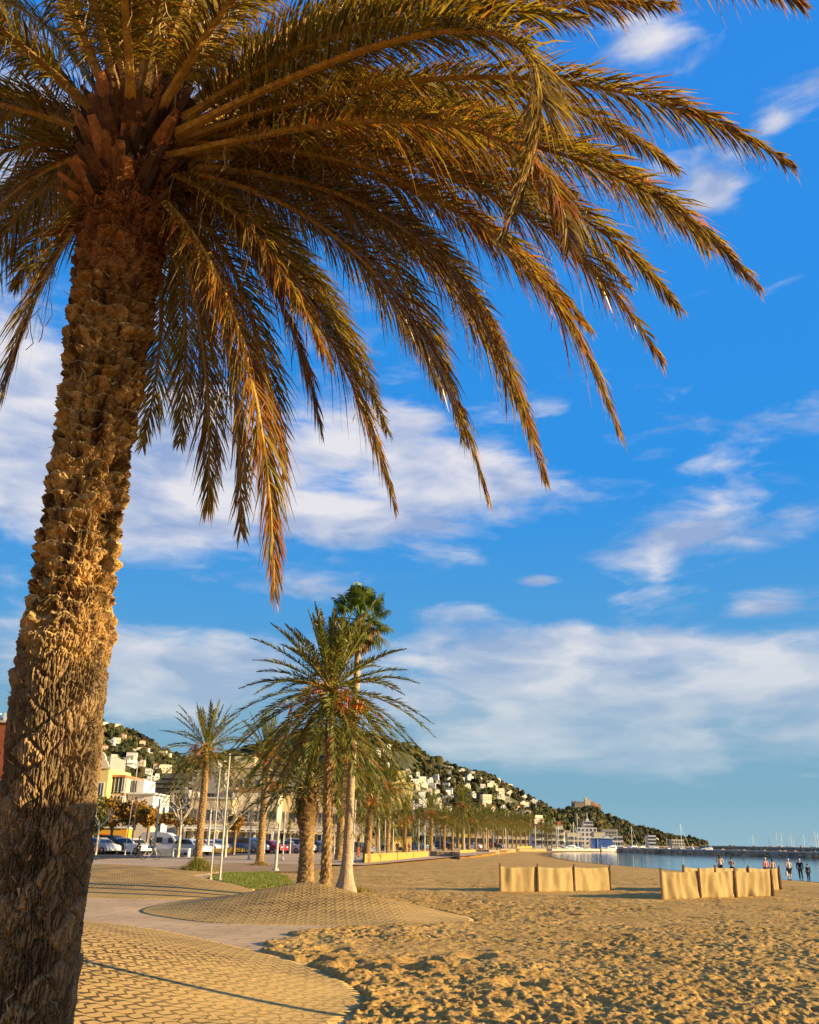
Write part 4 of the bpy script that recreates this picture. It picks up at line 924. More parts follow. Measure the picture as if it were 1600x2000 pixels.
# dark roofed block
r_, w, h = bplace(298, 372, 1522, 132, 'grey_block', 'shaded grey block with long louvred dark roofs behind the slim palm')
facade(r_, w, 12, h-1.5, GREYW, 6, 2, .9, 1.4, 4.4, 3.0, False, SHUT, False); g = MB()
for k in range(3): g.box((-w*.1, 1+k*3.2, h-1.2+k*.9), (w*.9, 4.0, .35)); g.box((-w*.1, 1+k*3.2+1.6, h-.8+k*.9), (w*.88, .3, .9))
g.build('roof', pmat('slate', (.10, .095, .09), .8, .25, 1.2, .4, 6), r_)
g = MB(); g.box((0, -2.2, 2.2), (w*1.15, 3.0, 4.4)); g.build('arcade_wing', CREAM, r_)
# long tan row with arcades
segs = [(372, 455, 1560, 138, TANW, 'tan arcaded building with small square windows right of the slim palm'), (455, 545, 1545, 142, CREAM, 'cream arcaded building behind the leaning street palm'), (545, 640, 1552, 147, TANW, 'tan building with brown shutters behind the squat thick palm'), (640, 715, 1575, 152, WHITE, 'white seafront building seen between the tall palm trunks')]
for i, (a, b_, yt, D, mm, lab) in enumerate(segs):
    r_, w, h = bplace(a, b_, yt, D, 'arcaded_building', lab); facade(r_, w, 10, h, mm, 5, max(1, int((h-3.4)/3.0)), 1.0, 1.5, 5.0, 2.9, i == 1, SHUT, False); shopfront(r_, w, WHITE if i != 3 else CREAM, 5)
    g = MB(); g.box((0, 5, h+.12), (w+.4, 10.6, .24)); g.box((w*.2, 6, h+1.0), (3, 3, 1.6)); g.build('roof', ROOF if i % 2 else CONC, r_)
    g = MB(); g.box((0, -4.4, 2.72), (w*.7, 3.2, .08)); g.build('awning', AWN, r_)
# upper blocks behind (second row)
for i, (a, b_, yt, D, mm, lab) in enumerate([(378, 440, 1508, 190, GREYW, 'grey upper block behind the tan arcades'), (440, 520, 1500, 195, TANW, 'tan upper block glimpsed between the palm crowns'), (520, 610, 1512, 200, GREYW, 'grey upper block behind the thick palm crown'), (768, 806, 1531, 175, YEL, 'yellow seafront hotel with stepped top right of the slender palm'), (700, 742, 1560, 170, CREAM, 'cream hotel behind the short dark trunked palm')]):
    r_, w, h = bplace(a, b_, yt, D, 'apartment_block', lab, cat='building'); facade(r_, w, 12, h, mm, 4, int((h-3)/3.1), 1.3, 1.5, 3.4, 3.1, i > 2, SHUT, i == 3)
    g = MB(); g.box((0, 6, h+.15), (w+.5, 12.6, .3)); g.box((-w*.1, 6, h+1.4), (w*.5, 6, 2.5)); g.build('roof', mm, r_)
# farther hotels behind the palm row
for i, (a, b_, yt, D) in enumerate([(812, 850, 1600, 230), (850, 890, 1608, 260), (892, 930, 1605, 300), (932, 965, 1612, 330), (968, 1000, 1610, 370), (1002, 1030, 1613, 420), (1040, 1062, 1618, 480), (1060, 1084, 1612, 520), (1082, 1100, 1612, 560)]):
    nm = ['white hotel', 'cream hotel', 'yellow house', 'pale pink house', 'white block', 'cream block', 'white apartment block', 'tall cream apartment block', 'cream block'][i]
    wh = ['behind the first palms of the receding row', 'second along behind the receding palms', 'behind the taller row palm', 'midway behind the receding palms', 'behind the densest part of the palm row', 'behind the far end of the palm row', 'left of the dark palm clump', 'behind the dark palm clump', 'right of the dark palm clump'][i]
    r_, w, h = bplace(a, b_, yt, D, 'seafront_building', nm+' '+wh); mm = [WHITE, CREAM, YEL, PINK, WHITE, CREAM, WHITE, CREAM, CREAM][i]
    facade(r_, w, 14, h, mm, 4, max(1, int((h-1)/3.2)), 1.5, 1.5, 2.2, 3.2, i > 5, SHUT, False); g = MB(); g.box((0, 7, h+.15), (w+.5, 14.6, .3)); g.box((w*.15, 5, h+1.2), (w*.4, 6, 2.2)); g.build('roof', mm if i % 2 else ROOF, r_)
# white tower block by the harbour
r_, w, h = bplace(1140, 1158, 1604, 800, 'tower_block', 'white tower block with rooftop mast beside the harbour'); facade(r_, w, 8, h, WHITE, 5, 6, 1.0, 1.6, 3.5, 3.0, False, SHUT, False); g = MB(); g.box((0, 4, h+1), (w*.3, 3, 2)); g.tube([(0, 4, h+1), (0, 4, h+7)], .25, 5); g.build('roof_mast', WPAINT, r_)
for i, (a, b_, yt, D, mm, lab) in enumerate([(1108, 1136, 1627, 700, CREAM, 'low cream harbour building left of the tower block'), (1128, 1166, 1617, 760, WHITE, 'white stepped building at the foot of the tower block'), (1160, 1182, 1626, 720, CREAM, 'cream villa right of the tower block'), (1176, 1206, 1620, 900, GREYW, 'long glassy grey building on the wooded shore'), (1196, 1216, 1634, 690, WHITE, 'white balconied harbour building with open terraces'), (1266, 1281, 1632, 1000, WHITE, 'small white cube house at the right end of the shore'), (1312, 1336, 1640, 1100, CREAM, 'low cream house near the tip of the cape')]):
    r_, w, h = bplace(a, b_, yt, D, 'harbour_building', lab); facade(r_, w, 10, h, mm, 5, max(1, int(h/3.4)), 1.6, 1.6, 2.2, 3.3, False, SHUT, False); g = MB(); g.box((0, 5, h+.15), (w+.4, 10.4, .3)); g.build('roof', mm, r_)
def shed():
    a = PY(1156, 1640, 430); r_ = empty('boat_shed', (a[0], 430, -.05), 0, 'blue boatyard shed with white canopy behind the jetty', 'shed'); BLUE = pmat('blue_sheet', (.05, .12, .36), .6, .1, 1)
    g = MB(); g.box((4, 0, 2.0), (9, 5, 4.0)); g.build('wall', BLUE, r_); g = MB(); g.box((1, 0, 4.4), (17, 6, .35)); g.prism([(4, 4.1), (8.8, 4.1), (6.5, 5.4)], -2.6, 2.6); g.build('roof', WPAINT, r_); g = MB(); [g.box((-7+k*3, -2.6, 2.1), (.2, .2, 4.4)) for k in range(4)]; g.build('post', WPAINT, r_)
shed()

# ------------------------------------------------------------------ jetty and breakwater
def rockwall(name, pts, w, h, z0, seed, label, deckmat, dens=1.0, rs=.8):
    r_ = empty(name, (pts[0][0], pts[0][1], z0), 0, label, 'jetty'); rr = np.random.default_rng(seed); o = np.array([pts[0][0], pts[0][1], z0]); g = MB(); dk = MB()
    for a, b_ in zip(pts[:-1], pts[1:]):
        a = np.array(a, float); b_ = np.array(b_, float); d = b_-a; L = np.hypot(*d[:2]); u = d/L; nrm = np.array([u[1], -u[0]])
        for k in range(int(L*1.1*dens/rs)):
            s_ = rr.uniform(0, L); o_ = rr.uniform(-1, 1); zz = h*(1-abs(o_)**1.3)*.85; c = np.array([a[0]+u[0]*s_+nrm[0]*o_*w/2, a[1]+u[1]*s_+nrm[1]*o_*w/2, z0+zz])-o; q = rs*rr.uniform(.5, 1.2)
            g.ell(c, (q, q*rr.uniform(.7, 1.1), q*rr.uniform(.5, .9)), 6, 4, jit=.3, rng=rr, rz=rr.uniform(0, 3))
        m_ = (a+b_)/2; ang = math.atan2(d[1], d[0]); dk.box((m_[0]-o[0], m_[1]-o[1], h*.42), (L, w*.75, h*.9), ang); dk.box((m_[0]-o[0], m_[1]-o[1], h*.95), (L, w*.5, h*.25), ang, mi=1)
    dk.build('core', [STONE, deckmat], r_); g.build('rocks', pmat(name+'_rock', (.38, .25, .12), .9, .45, .5, .8, 3), r_)
J0 = P(1140, 1662.2, WZ); J1 = P(1215, 1664.6, WZ); J2 = P(1300, 1667.5, WZ); J3 = P(1480, 1672.5, WZ); J4 = P(1700, 1679, WZ)
rockwall('stone_jetty', [J1[:2], J2[:2], J3[:2], J4[:2]], 6, 1.75, WZ-.3, 3, 'long low stone jetty of dark boulders reaching across the bay', CONC, 3.0, .9)
B0 = PY(1372, 1650, 900); B1 = PY(1600, 1655, 800)
rockwall('breakwater', [(B0[0], 900), (B1[0], 760), (B1[0]+260, 660)], 12, 3.1, WZ-.5, 5, 'distant pale concrete breakwater below the yacht masts', pmat('sandy_concrete', (.58, .46, .28), .9, .1, .1), 1.6, 2.0)  # breakwater cap is a sandy coloured concrete
g = MB(); q0 = PY(1060, 1652, 330); q1 = PY(1385, 1655, 470)
g.box(((q0[0]+q1[0])/2, (330+470)/2+8, -.55), (math.hypot(q1[0]-q0[0], 140), 10, 1.0), math.atan2(140, q1[0]-q0[0])); tag(g.build('harbour_quay', CONC), 'flat concrete harbour quay where the yachts are moored', 'quay')
# ------------------------------------------------------------------ boats
GEL = pmat('gelcoat', (.82, .82, .80), .25, .03, 1, spec=.5); NAVY = pmat('navy_stripe', (.03, .05, .12), .4, .05, 1)
def hull(g, L, Bm, H):
    ns, nr = 12, 7; V = []
    for i in range(ns+1):
        s = i/ns; x = -L/2+L*s; bw = Bm/2*(1-max(0, s-.45)**2*3.1)*(.9+.1*min(1, s*4)); sheer = H*(1+.25*s*s)
        for j in range(nr):
            a = j/(nr-1); ang = a*math.pi; y = -bw*math.cos(ang); z = -.35+(sheer+.35)*abs(math.cos(ang))**.7; V.append((x+(.5*H*s*s*abs(math.cos(ang))), y, z))
    Q = [(i*nr+j, (i+1)*nr+j, (i+1)*nr+j+1, i*nr+j+1) for i in range(ns) for j in range(nr-1)]+[((i+1)*nr, i*nr, i*nr+nr-1, (i+1)*nr+nr-1) for i in range(ns)]
    g.add(V, Q); g.add([V[j] for j in range(nr)]+[(-L/2, 0, H*.3)], [(j, j+1, 7) for j in range(6)])
def motor(): 
    r_ = empty('motor_yacht', (0, 0, -80), 0, 'x', 'boat'); g = MB(); hull(g, 11, 3.6, 1.5); g.build('hull', GEL, r_)
    g = MB(); g.prism([(-3.8, 1.4), (3.0, 1.6), (1.4, 2.7), (-3.2, 2.9)], -1.35, 1.35); g.prism([(-3.4, 2.9), (1.0, 2.8), (.2, 3.15), (-3.0, 3.2)], -1.45, 1.45); g.build('cabin', GEL, r_)
    g = MB(); g.prism([(-2.8, 1.95), (2.0, 1.95), (1.2, 2.55), (-2.6, 2.55)], -1.38, 1.38); g.build('windscreen', GLASS, r_)
    g = MB(); g.tube([(-2.6, -1.2, 3.1), (-2.9, -1.0, 4.3), (-2.9, 1.0, 4.3), (-2.6, 1.2, 3.1)], .12, 5); g.tube([(-2.9, 0, 4.3), (-2.9, 0, 5.4)], .05, 4); g.build('radar_arch', WPAINT, r_); return r_
def sail(mh=14):
    r_ = empty('sailing_yacht', (0, 0, -80), 0, 'x', 'boat'); g = MB(); hull(g, 10, 3.0, 1.1); g.build('hull', GEL, r_); g = MB(); g.prism([(-1.8, 1.0), (2.6, 1.2), (1.6, 1.7), (-1.5, 1.8)], -.9, .9); g.build('cabin', GEL, r_)
    g = MB(); g.tube([(.8, 0, 1.0), (.8, 0, mh)], .13, 5); g.box((.8, 0, mh*.55), (.08, 1.6, .08)); g.tube([(.8, 0, mh), (5.2, 0, 1.5)], .025, 3); g.tube([(.8, 0, mh), (-4.8, 0, 1.3)], .025, 3); g.build('mast', WPAINT, r_)
    g = MB(); g.tube([(.7, 0, 2.3), (-3.8, 0, 2.4)], .16, 6); g.build('boom', NAVY, r_); return r_
mo, sa = motor(), sail(); rb = np.random.default_rng(9)
mxs = [1096, 1112, 1124, 1182, 1192, 1204, 1222, 1234, 1250, 1262, 1278, 1292, 1306, 1320, 1344, 1356, 1372, 1382]
for i, x in enumerate(mxs):
    D = np.interp(x, [1060, 1385], [345, 455])+rb.uniform(-4, 3); p = PY(x, 1650, D)
    dup(mo, (p[0], D, WZ), rb.uniform(-.5, .5)+(math.pi if i % 3 else 0), 'white motor yacht moored behind the jetty, '+nth(i)+' from the left', rb.uniform(.45, .7), 'motor yachts in the harbour')
sx = [(1092, 1612, 0), (1113, 1628, 0), (1121, 1606, 0), (1127, 1589, 1), (1141, 1606, 0), (1206, 1620, 0), (1234, 1614, 1), (1262, 1634, 0), (1304, 1636, 0), (1329, 1609, 1)]
for i, (x, yt, k) in enumerate(sx):
    D = np.interp(x, [1060, 1385], [350, 460]); p = PY(x, yt, D); s_ = (p[2]-WZ)/14
    dup(sa, (p[0]-.8*1, D, WZ), rb.uniform(-.3, .3), {3: 'sailing yacht with the tallest mast at the left end of the harbour', 6: 'sailing yacht with a tall mast right of the blue shed', 9: 'sailing yacht with a tall white mast at the tip of the cape'}.get(i, nth(i)+' sailing yacht mast from the left among the motor yachts'), (min(s_, 1.1), min(s_, 1.1), s_), 'sailing yachts in the harbour')
for i, (x, yt) in enumerate([(1468, 1632), (1508, 1625), (1514, 1626), (1523, 1624), (1534, 1630), (1541, 1621), (1547, 1632), (1558, 1636), (1567, 1630), (1583, 1618), (1589, 1624), (1594, 1627), (1500, 1636)]):
    D = 960; p = PY(x, yt, D); s_ = (p[2]-WZ)/14
    dup(sa, (p[0], D, WZ), rb.uniform(-1, 1), 'distant sailing yacht behind the breakwater, '+nth(sorted([1508, 1514, 1523, 1534, 1541, 1547, 1558, 1567, 1583, 1589, 1594, 1500]).index(x))+' of the mast cluster' if i else 'lone distant yacht left of the mast cluster behind the breakwater', (1.4, 1.4, s_), 'yachts behind the breakwater')
for f_ in (mo, sa):
    for ch in list(f_.children): bpy.data.objects.remove(ch)
    bpy.data.objects.remove(f_)
KIDS.clear()

# ------------------------------------------------------------------ cars
def paint(n, c): return pmat(n, c, .3, .03, 1, spec=.5, coat=.6)
TYRE = pmat('tyre', (.02, .02, .02), .8, .1, 3); RIM = pmat('rim', (.35, .35, .36), .35, .05, 3, metal=.8); LAMP = pmat('headlamp', (.7, .72, .75), .1, .02, 3); TAIL = pmat('tail_lamp', (.35, .02, .015), .2, .05, 3)
def car_mesh(prof, W):     # prof: list (x, zbelt/roof outline) closed poly, with tumblehome
    g = MB(); n = len(prof); V = []; ys = [-1, -.94, -.55, 0, .55, .94, 1]
    for y in ys:
        e_ = 1-abs(y)**6*.0
        for (x, z) in prof:
            tum = 1-.17*max(0, (z-.95))/.5; sh = .0 if abs(y) < .95 else .05
            V.append((x*(1-sh*.3), y*W/2*tum, z-(sh if z > .9 else 0)))
    Q = [(i*n+k, i*n+(k+1) % n, (i+1)*n+(k+1) % n, (i+1)*n+k) for i in range(len(ys)-1) for k in range(n)]
    g.add(V, Q)
    for s_, i in ((0, 0), (1, len(ys)-1)):
        c = np.mean(np.array(V[i*n:(i+1)*n]), 0); b0 = g.n
        g.add(list(V[i*n:(i+1)*n])+[c], [((k+1) % n, k, n) if s_ == 0 else (k, (k+1) % n, n) for k in range(n)])
    return g
def car(kind='hatch'):
    r_ = empty('parked_car', (0, 0, -85), 0, 'x', 'car')
    if kind == 'hatch': prof = [(-2.0, .35), (-2.02, .75), (-1.95, 1.0), (-1.62, 1.42), (-1.1, 1.5), (.1, 1.47), (.55, 1.3), (1.0, .98), (1.75, .85), (2.02, .65), (2.05, .35), (1.5, .22), (-1.5, .22)]; gl = [(-1.72, 1.03), (-1.45, 1.38), (-1.0, 1.43), (.05, 1.40), (.42, 1.27), (.80, 1.02)]
    elif kind == 'sedan': prof = [(-2.2, .35), (-2.22, .8), (-2.1, .98), (-1.5, 1.02), (-1.0, 1.38), (-.5, 1.44), (.2, 1.42), (.6, 1.28), (1.1, .98), (1.9, .84), (2.2, .65), (2.22, .35), (1.6, .22), (-1.6, .22)]; gl = [(-1.35, 1.03), (-.92, 1.33), (-.5, 1.38), (.15, 1.36), (.5, 1.25), (.9, 1.02)]
    else: prof = [(-2.2, .4), (-2.22, .95), (-2.1, 1.15), (-1.95, 1.62), (-1.6, 1.72), (.2, 1.70), (.65, 1.5), (1.1, 1.12), (1.95, 1.0), (2.2, .75), (2.22, .4), (1.6, .28), (-1.6, .28)]; gl = [(-1.9, 1.18), (-1.78, 1.56), (-1.5, 1.62), (.12, 1.60), (.5, 1.44), (.85, 1.16)]
    g = car_mesh(prof, 1.76); g.build('body', WPAINT, r_, smooth=False)
    zr = max(z for x, z in prof)
    for s_ in (-1, 1):
        g = MB(); V = [(x, s_*(1.76/2*(1-.17*max(0, z-.95)/.5)+.012), z) for x, z in gl]; c = np.mean(V, 0); g.add(V+[c], [(k, (k+1) % len(V), len(V)) for k in range(len(V))]); g.build('side_window', GLASS, r_)
    fr = [p for p in prof if p[0] > .05 and p[1] > .97 and p[1] < zr-.02] 
    g = MB(); a, b_ = (prof[6], prof[7]) if kind != 'sedan' else (prof[7], prof[8]); V = []
    for (x, z), o_ in ((a, .02), (b_, .02)):
        hw = .80*(1-.17*max(0, z-.95)/.5)*.92
        V += [(x+.02, -hw, z+o_), (x+.02, hw, z+o_)]
    g.add(V, [(0, 1, 3, 2)]); g.build('windscreen', GLASS, r_)
    g = MB(); a, b_ = prof[2], prof[3]
    if kind == 'sedan': a, b_ = prof[3], prof[4]
    V = [(a[0]-.02, -.68, a[1]+.04), (a[0]-.02, .68, a[1]+.04), (b_[0]-.03, -.62, b_[1]-.03), (b_[0]-.03, .62, b_[1]-.03)]; g.add(V, [(0, 2, 3, 1)]); g.build('rear_window', GLASS, r_)
    for x in (-1.3, 1.32):
        for s_ in (-1, 1):
            g = MB(); c = np.array([x, s_*.80, .32]); g.tube([c-np.array([0, .11, 0]), c+np.array([0, .11, 0])], .32, 14); g.tube([c+np.array([0, s_*.10, 0]), c+np.array([0, s_*.125, 0])], .20, 10, mi=1); g.build('wheel', [TYRE, RIM], r_)
    for s_ in (-1, 1):
        g = MB(); g.box((prof[9][0]-.10, s_*.62, prof[9][1]+.04), (.24, .30, .14)); g.build('headlight', LAMP, r_)
        g = MB(); g.box((-1.98 if kind == 'hatch' else -2.16, s_*.68, .86), (.10, .22, .22)); g.build('tail_light', TAIL, r_)
    return r_
hat, sed, suv = car('hatch'), car('sedan'), car('suv')
cc = {n: paint(n+'_paint', c) for n, c in dict(orange=(.62, .16, .02), silver=(.52, .52, .52), black=(.02, .022, .028), navy=(.03, .045, .08), white=(.75, .74, .72), red=(.40, .02, .05), grey=(.16, .17, .18), blue=(.07, .14, .25), green=(.04, .09, .07)).items()}
CARS = [(hat, 146, 90, 'orange', 0, 'orange parked hatchback half hidden by the big trunk'), (hat, 196, 93, 'silver', 0, 'silver parked hatchback right of the orange car'), (suv, 222, 101, 'black', 0, 'large black car parked behind the silver hatchback'), (sed, 252, 106, 'navy', 0, 'dark navy sedan parked left of the standing pedestrian'), (hat, 262, 98, 'white', 0, 'white car partly behind the cyclist'), (suv, 186, 118, 'navy', 0, 'dark car at the back of the left parking row'), (sed, 240, 122, 'grey', 0, 'grey car at the back beside the lamp post'),
        (hat, 378, 104, 'silver', 0, 'silver car between the camper van and the slim palm'), (sed, 404, 110, 'white', 0, 'white sedan behind the two white poles'), (hat, 425, 112, 'grey', 0, 'grey hatchback right of the white poles'), (suv, 462, 116, 'green', 0, 'dark green car left of the street palm'), (suv, 490, 112, 'blue', 0, 'blue grey car behind the street palm'), (sed, 516, 118, 'black', 0, 'black sedan right of the street palm'), (hat, 529, 114, 'red', 0, 'dark red hatchback right of the street palm'), (sed, 572, 116, 'silver', 0, 'silver sedan left of the squat thick palm'),
        (suv, 590, 124, 'white', 0, 'white car with raised roof left of the squat thick palm'), (hat, 622, 122, 'navy', 0, 'navy hatchback between the thick and tall trunks'), (sed, 700, 150, 'grey', 0, 'grey car behind the fan palm trunk'), (suv, 735, 160, 'black', 0, 'black car behind the yellow cloth fence'), (hat, 775, 170, 'silver', 0, 'silver car behind the yellow cloth fence'), (sed, 815, 185, 'blue', 0, 'blue car behind the end of the yellow cloth fence'), (suv, 870, 210, 'black', 0, 'black car among the receding palm trunks'), (sed, 925, 240, 'white', 0, 'white car among the receding palm trunks'), (hat, 970, 270, 'navy', 0, 'navy car far along the palm row')]
for i, (pr, x, D, col, rz, lab) in enumerate(CARS):
    D = 99+(D-84)*.42 if x < 400 else min(D*1.14, 132) if x < 720 else D*1.1; p = PY(x, 1640, D); dup(pr, (p[0], D, -.01), R(-28)+((i*37) % 7-3)*.03, lab, 1.12, 'cars parked along the seafront', {'body': cc[col]})
for f_ in (hat, sed, suv):
    for ch in list(f_.children): bpy.data.objects.remove(ch)
    bpy.data.objects.remove(f_)
KIDS.clear()
# camper van
p = PY(318, 1645, 112); r_ = empty('camper_van', (p[0], 112, 0), R(-8), 'white rounded camper van parked behind the cyclist', 'van', None, .85)
VW = pmat('van_paint', (.70, .73, .76), .35, .03, 1, spec=.5)
prof = [(-2.9, .5), (-3.0, 1.4), (-2.95, 2.4), (-2.5, 2.72), (-.5, 2.78), (.9, 2.66), (1.7, 2.3), (2.3, 1.6), (2.75, 1.15), (2.85, .5), (2.2, .32), (-2.4, .32)]
g = car_mesh([(x, z) for x, z in prof], 2.05)
V0 = np.vstack(g.V); g2 = MB(); zz = V0[:, 2]; V0[:, 1] = V0[:, 1]/(1-.17*np.maximum(0, zz-.95)/.5+1e-9)*(1-.06*np.maximum(0, zz-.95)); g.V = [V0]; g.Q = [np.vstack(g.Q)]; g.T = [np.vstack(g.T)]; g.qm = [np.zeros(len(g.Q[0]))]; g.tm = [np.zeros(len(g.T[0]))]; g.C = [np.vstack(g.C)]
g.build('body', VW, r_)
g = MB(); g.box((-.2, -.98, 1.75), (1.0, .06, .7)); g.build('side_window', GLASS, r_); g = MB(); g.prism([(1.15, 1.35), (2.05, 1.35), (1.6, 2.05), (1.15, 2.1)], -1.0, -.95); g.build('cab_window', GLASS, r_)
g = MB(); g.add([(1.78, -.8, 2.3), (1.78, .8, 2.3), (2.38, -.85, 1.62), (2.38, .85, 1.62)], [(0, 1, 3, 2)]); g.build('windscreen', GLASS, r_)
for x in (-1.8, 1.9):
    for s_ in (-1, 1): g = MB(); c = np.array([x, s_*.92, .36]); g.tube([c-np.array([0, .12, 0]), c+np.array([0, .12, 0])], .36, 14); g.tube([c+np.array([0, s_*.11, 0]), c+np.array([0, s_*.135, 0])], .2, 10, mi=1); g.build('wheel', [TYRE, RIM], r_)

# ------------------------------------------------------------------ fences
def clothmat(name, c1, c2):
    m, t, b = newmat(name); tc = nd(t, 'ShaderNodeTexCoord'); mp = nd(t, 'ShaderNodeMapping'); mp.inputs['Scale'].default_value = (1, 1, .25); t.links.new(tc.outputs['Object'], mp.inputs[0]); n = nd(t, 'ShaderNodeTexNoise', i_Scale=4.0, i_Detail=8.0, i_Roughness=.7); t.links.new(mp.outputs[0], n.inputs[0])
    c = ramp(t, n.outputs['Fac'], [(.3, c1), (.7, c2)]); t.links.new(c, b.inputs['Base Color']); b.inputs['Roughness'].default_value = .95; b.inputs['Specular IOR Level'].default_value = .05
    w = nd(t, 'ShaderNodeTexNoise', i_Scale=90.0, i_Detail=2.0); t.links.new(tc.outputs['Object'], w.inputs[0]); bp = nd(t, 'ShaderNodeBump', i_Strength=.5, i_Distance=.01); t.links.new(w.outputs['Fac'], bp.inputs['Height']); t.links.new(bp.outputs[0], b.inputs['Normal'])
    tr = nd(t, 'ShaderNodeBsdfTranslucent'); t.links.new(c, tr.inputs[0]); mx = nd(t, 'ShaderNodeMixShader'); mx.inputs[0].default_value = .2; t.links.new(b.outputs[0], mx.inputs[1]); t.links.new(tr.outputs[0], mx.inputs[2]); t.links.new(mx.outputs[0], t.nodes['Material Output'].inputs[0]); return m
JUTE = clothmat('jute_cloth', (.33, .235, .105), (.46, .34, .165)); JUTEY = clothmat('yellow_cloth', (.40, .28, .07), (.52, .38, .11)); POSTM = pmat('fence_post', (.16, .10, .055), .85, .25, 5, .3, 20)
def fence(pts, zs, h, label, seed, mat, folds=1.0, post=.06, name='cloth_fence'):
    rr = np.random.default_rng(seed); o = np.array([pts[0][0], pts[0][1], 0]); r_ = empty(name, o, 0, label, 'fence')
    for k, p in enumerate(pts):
        g = MB(); q = np.array([p[0], p[1], 0])-o; g.box((q[0]+rr.normal(0, .01), q[1], zs[k]+h/2-.08), (post, post, h+.26)); g.build('post', POSTM, r_)
    for k in range(len(pts)-1):
        a = np.array([pts[k][0], pts[k][1]])-o[:2]; b_ = np.array([pts[k+1][0], pts[k+1][1]])-o[:2]; d = b_-a; L = np.hypot(*d); u = d/L; nn = np.array([u[1], -u[0]])
        if nn[1] > 0: nn = -nn
        nxx, nzz = max(16, int(L*16)), 10; s_ = np.linspace(0, 1, nxx); v = np.linspace(0, 1, nzz); Sg, Vg = np.meshgrid(s_, v, indexing='ij')
        x_ = Sg*L; sk = rr.uniform(-.3, .3)
        fold = (fbm(x_*1.9+Vg*sk*2+seed*7+k*3, Vg*.9+k, 3, seed)-.5)*(.34 if folds > 1 else .22)*folds; fold += folds*.045*np.sin(x_*9+4*vnoise(x_*1.3, x_*0+k, seed)+sk*6*Vg)*(.5+.5*vnoise(x_*1.1+3, x_*0, seed)); fold *= np.sin(np.pi*np.clip(Sg, 0, 1))**.4
        fold = fold-post/2-.012-.0*Sg
        zb = zs[k]*(1-Sg)+zs[k+1]*Sg; sag = -.05*folds*np.sin(np.pi*Sg)**1.0*Vg+.02*(vnoise(x_*3, Vg*0+k, seed)-.5)*Vg
        X_ = a[0]+u[0]*x_+nn[0]*fold; Yg = a[1]+u[1]*x_+nn[1]*fold; Zg = zb-.06+(h+.0)*Vg+sag
        g = MB(); gridmesh(g, X_, Yg, Zg); c_ = g.build('cloth', mat, r_, smooth=True); sm = c_.modifiers.new('t', 'SOLIDIFY'); sm.thickness = .008
def fpx(lst, h, label, seed, mat, z=-.3, **kw):
    pts = []; zs = []
    for (x, y) in lst:
        zz = z
        for _ in range(12):
            p = P(x, y, zz); zz = float(zsand(np.array([p[0]]), np.array([p[1]]))[0])
        pts.append(p[:2]); zs.append(zz)
    fence(pts, zs, h, label, seed, mat, **kw)
fpx([(977, 1742), (1051, 1742), (1123, 1741), (1194, 1740)], 1.08, 'sand coloured cloth fence of three panels standing alone on the beach', 1, JUTE, post=.065)
fpx([(1294, 1757), (1370, 1755), (1440, 1752), (1513, 1751)], 1.10, 'nearest billowing cloth fence in front of the shore walkers', 2, JUTE, folds=1.3, post=.065)
fpx([(1338, 1743), (1402, 1741), (1466, 1740), (1527, 1739)], 1.15, 'cloth fence mostly hidden behind the nearest billowing one', 3, JUTE, post=.08)
fpx([(712, 1689), (744, 1686), (776, 1683), (807, 1680), (838, 1677)], .95, 'long yellow cloth fence along the promenade edge', 4, JUTEY, folds=.4, post=.05)
fpx([(840, 1676), (853, 1677), (883, 1678), (898, 1679)], .95, 'grey cloth fence section right after the long yellow one', 5, clothmat('grey_cloth', (.26, .20, .13), (.38, .30, .2)), folds=.4)
fpx([(898, 1671), (930, 1669)], .95, 'short yellow cloth fence between two grey sections', 6, JUTEY, folds=.4)
fpx([(932, 1668), (955, 1669), (977, 1669)], .95, 'second grey cloth fence section farther along', 7, clothmat('grey_cloth_b', (.28, .22, .14), (.40, .31, .2)), folds=.4)
fpx([(978, 1666), (1008, 1665)], .95, 'short tan cloth fence beyond the second grey section', 8, JUTE, folds=.4)
fpx([(1010, 1660), (1040, 1659)], 1.0, 'distant yellow cloth fence at the end of the palm row', 9, JUTEY, folds=.4)
fpx([(1015, 1663), (1040, 1663.5), (1068, 1663)], .9, 'distant brown fence below the dark palm clump', 10, JUTE, folds=.4)
fpx([(1086, 1660), (1132, 1660)], 1.2, 'low pale yellow fence beside the foot of the bay', 11, JUTEY, folds=.3)

# ------------------------------------------------------------------ poles, benches
POLEM = pmat('pole_paint', (.46, .43, .37), .55, .12, 2)
def pole(bx, by, tx, ty, wpx, label, name='flagpole', z=0.0, arm=0, mat=None, D=None, group=None, cat='pole'):
    b = P(bx, by, z) if D is None else PY(bx, by, D)
    if D is not None: b[2] = -.02
    t_ = PY(tx, ty, b[1]); H = t_[2]-b[2]; dep = (t_-CAM)@Fv; r0 = wpx/2*dep/F_PX; dx = (t_[0]-b[0])*.6
    r_ = empty(name, b, 0, label, cat, group); g = MB(); n = 14; s_ = np.linspace(0, 1, n); pts = np.stack([dx*s_, 0*s_, H*s_], 1); g.tube(pts, r0*(1-.35*s_), 8); g.build('shaft', mat or POLEM, r_)
    g = MB(); g.tube([(0, 0, -.02), (0, 0, .10)], [r0*2.2, r0*2.0], 8); g.build('base_plate', CONC, r_)
    if arm:
        g = MB(); g.tube([(dx, 0, H), (dx+arm*.5, 0, H+.15), (dx+arm, 0, H+.1)], .04, 5); g.build('arm', mat or POLEM, r_); g = MB(); g.box((dx+arm, 0, H+.08), (.6, .25, .10)); g.build('lamp_head', DARKM, r_)
    else: g = MB(); g.ell((dx, 0, H+.03), (r0*1.1, r0*1.1, .06), 6, 4); g.build('cap', mat or POLEM, r_)
    return r_
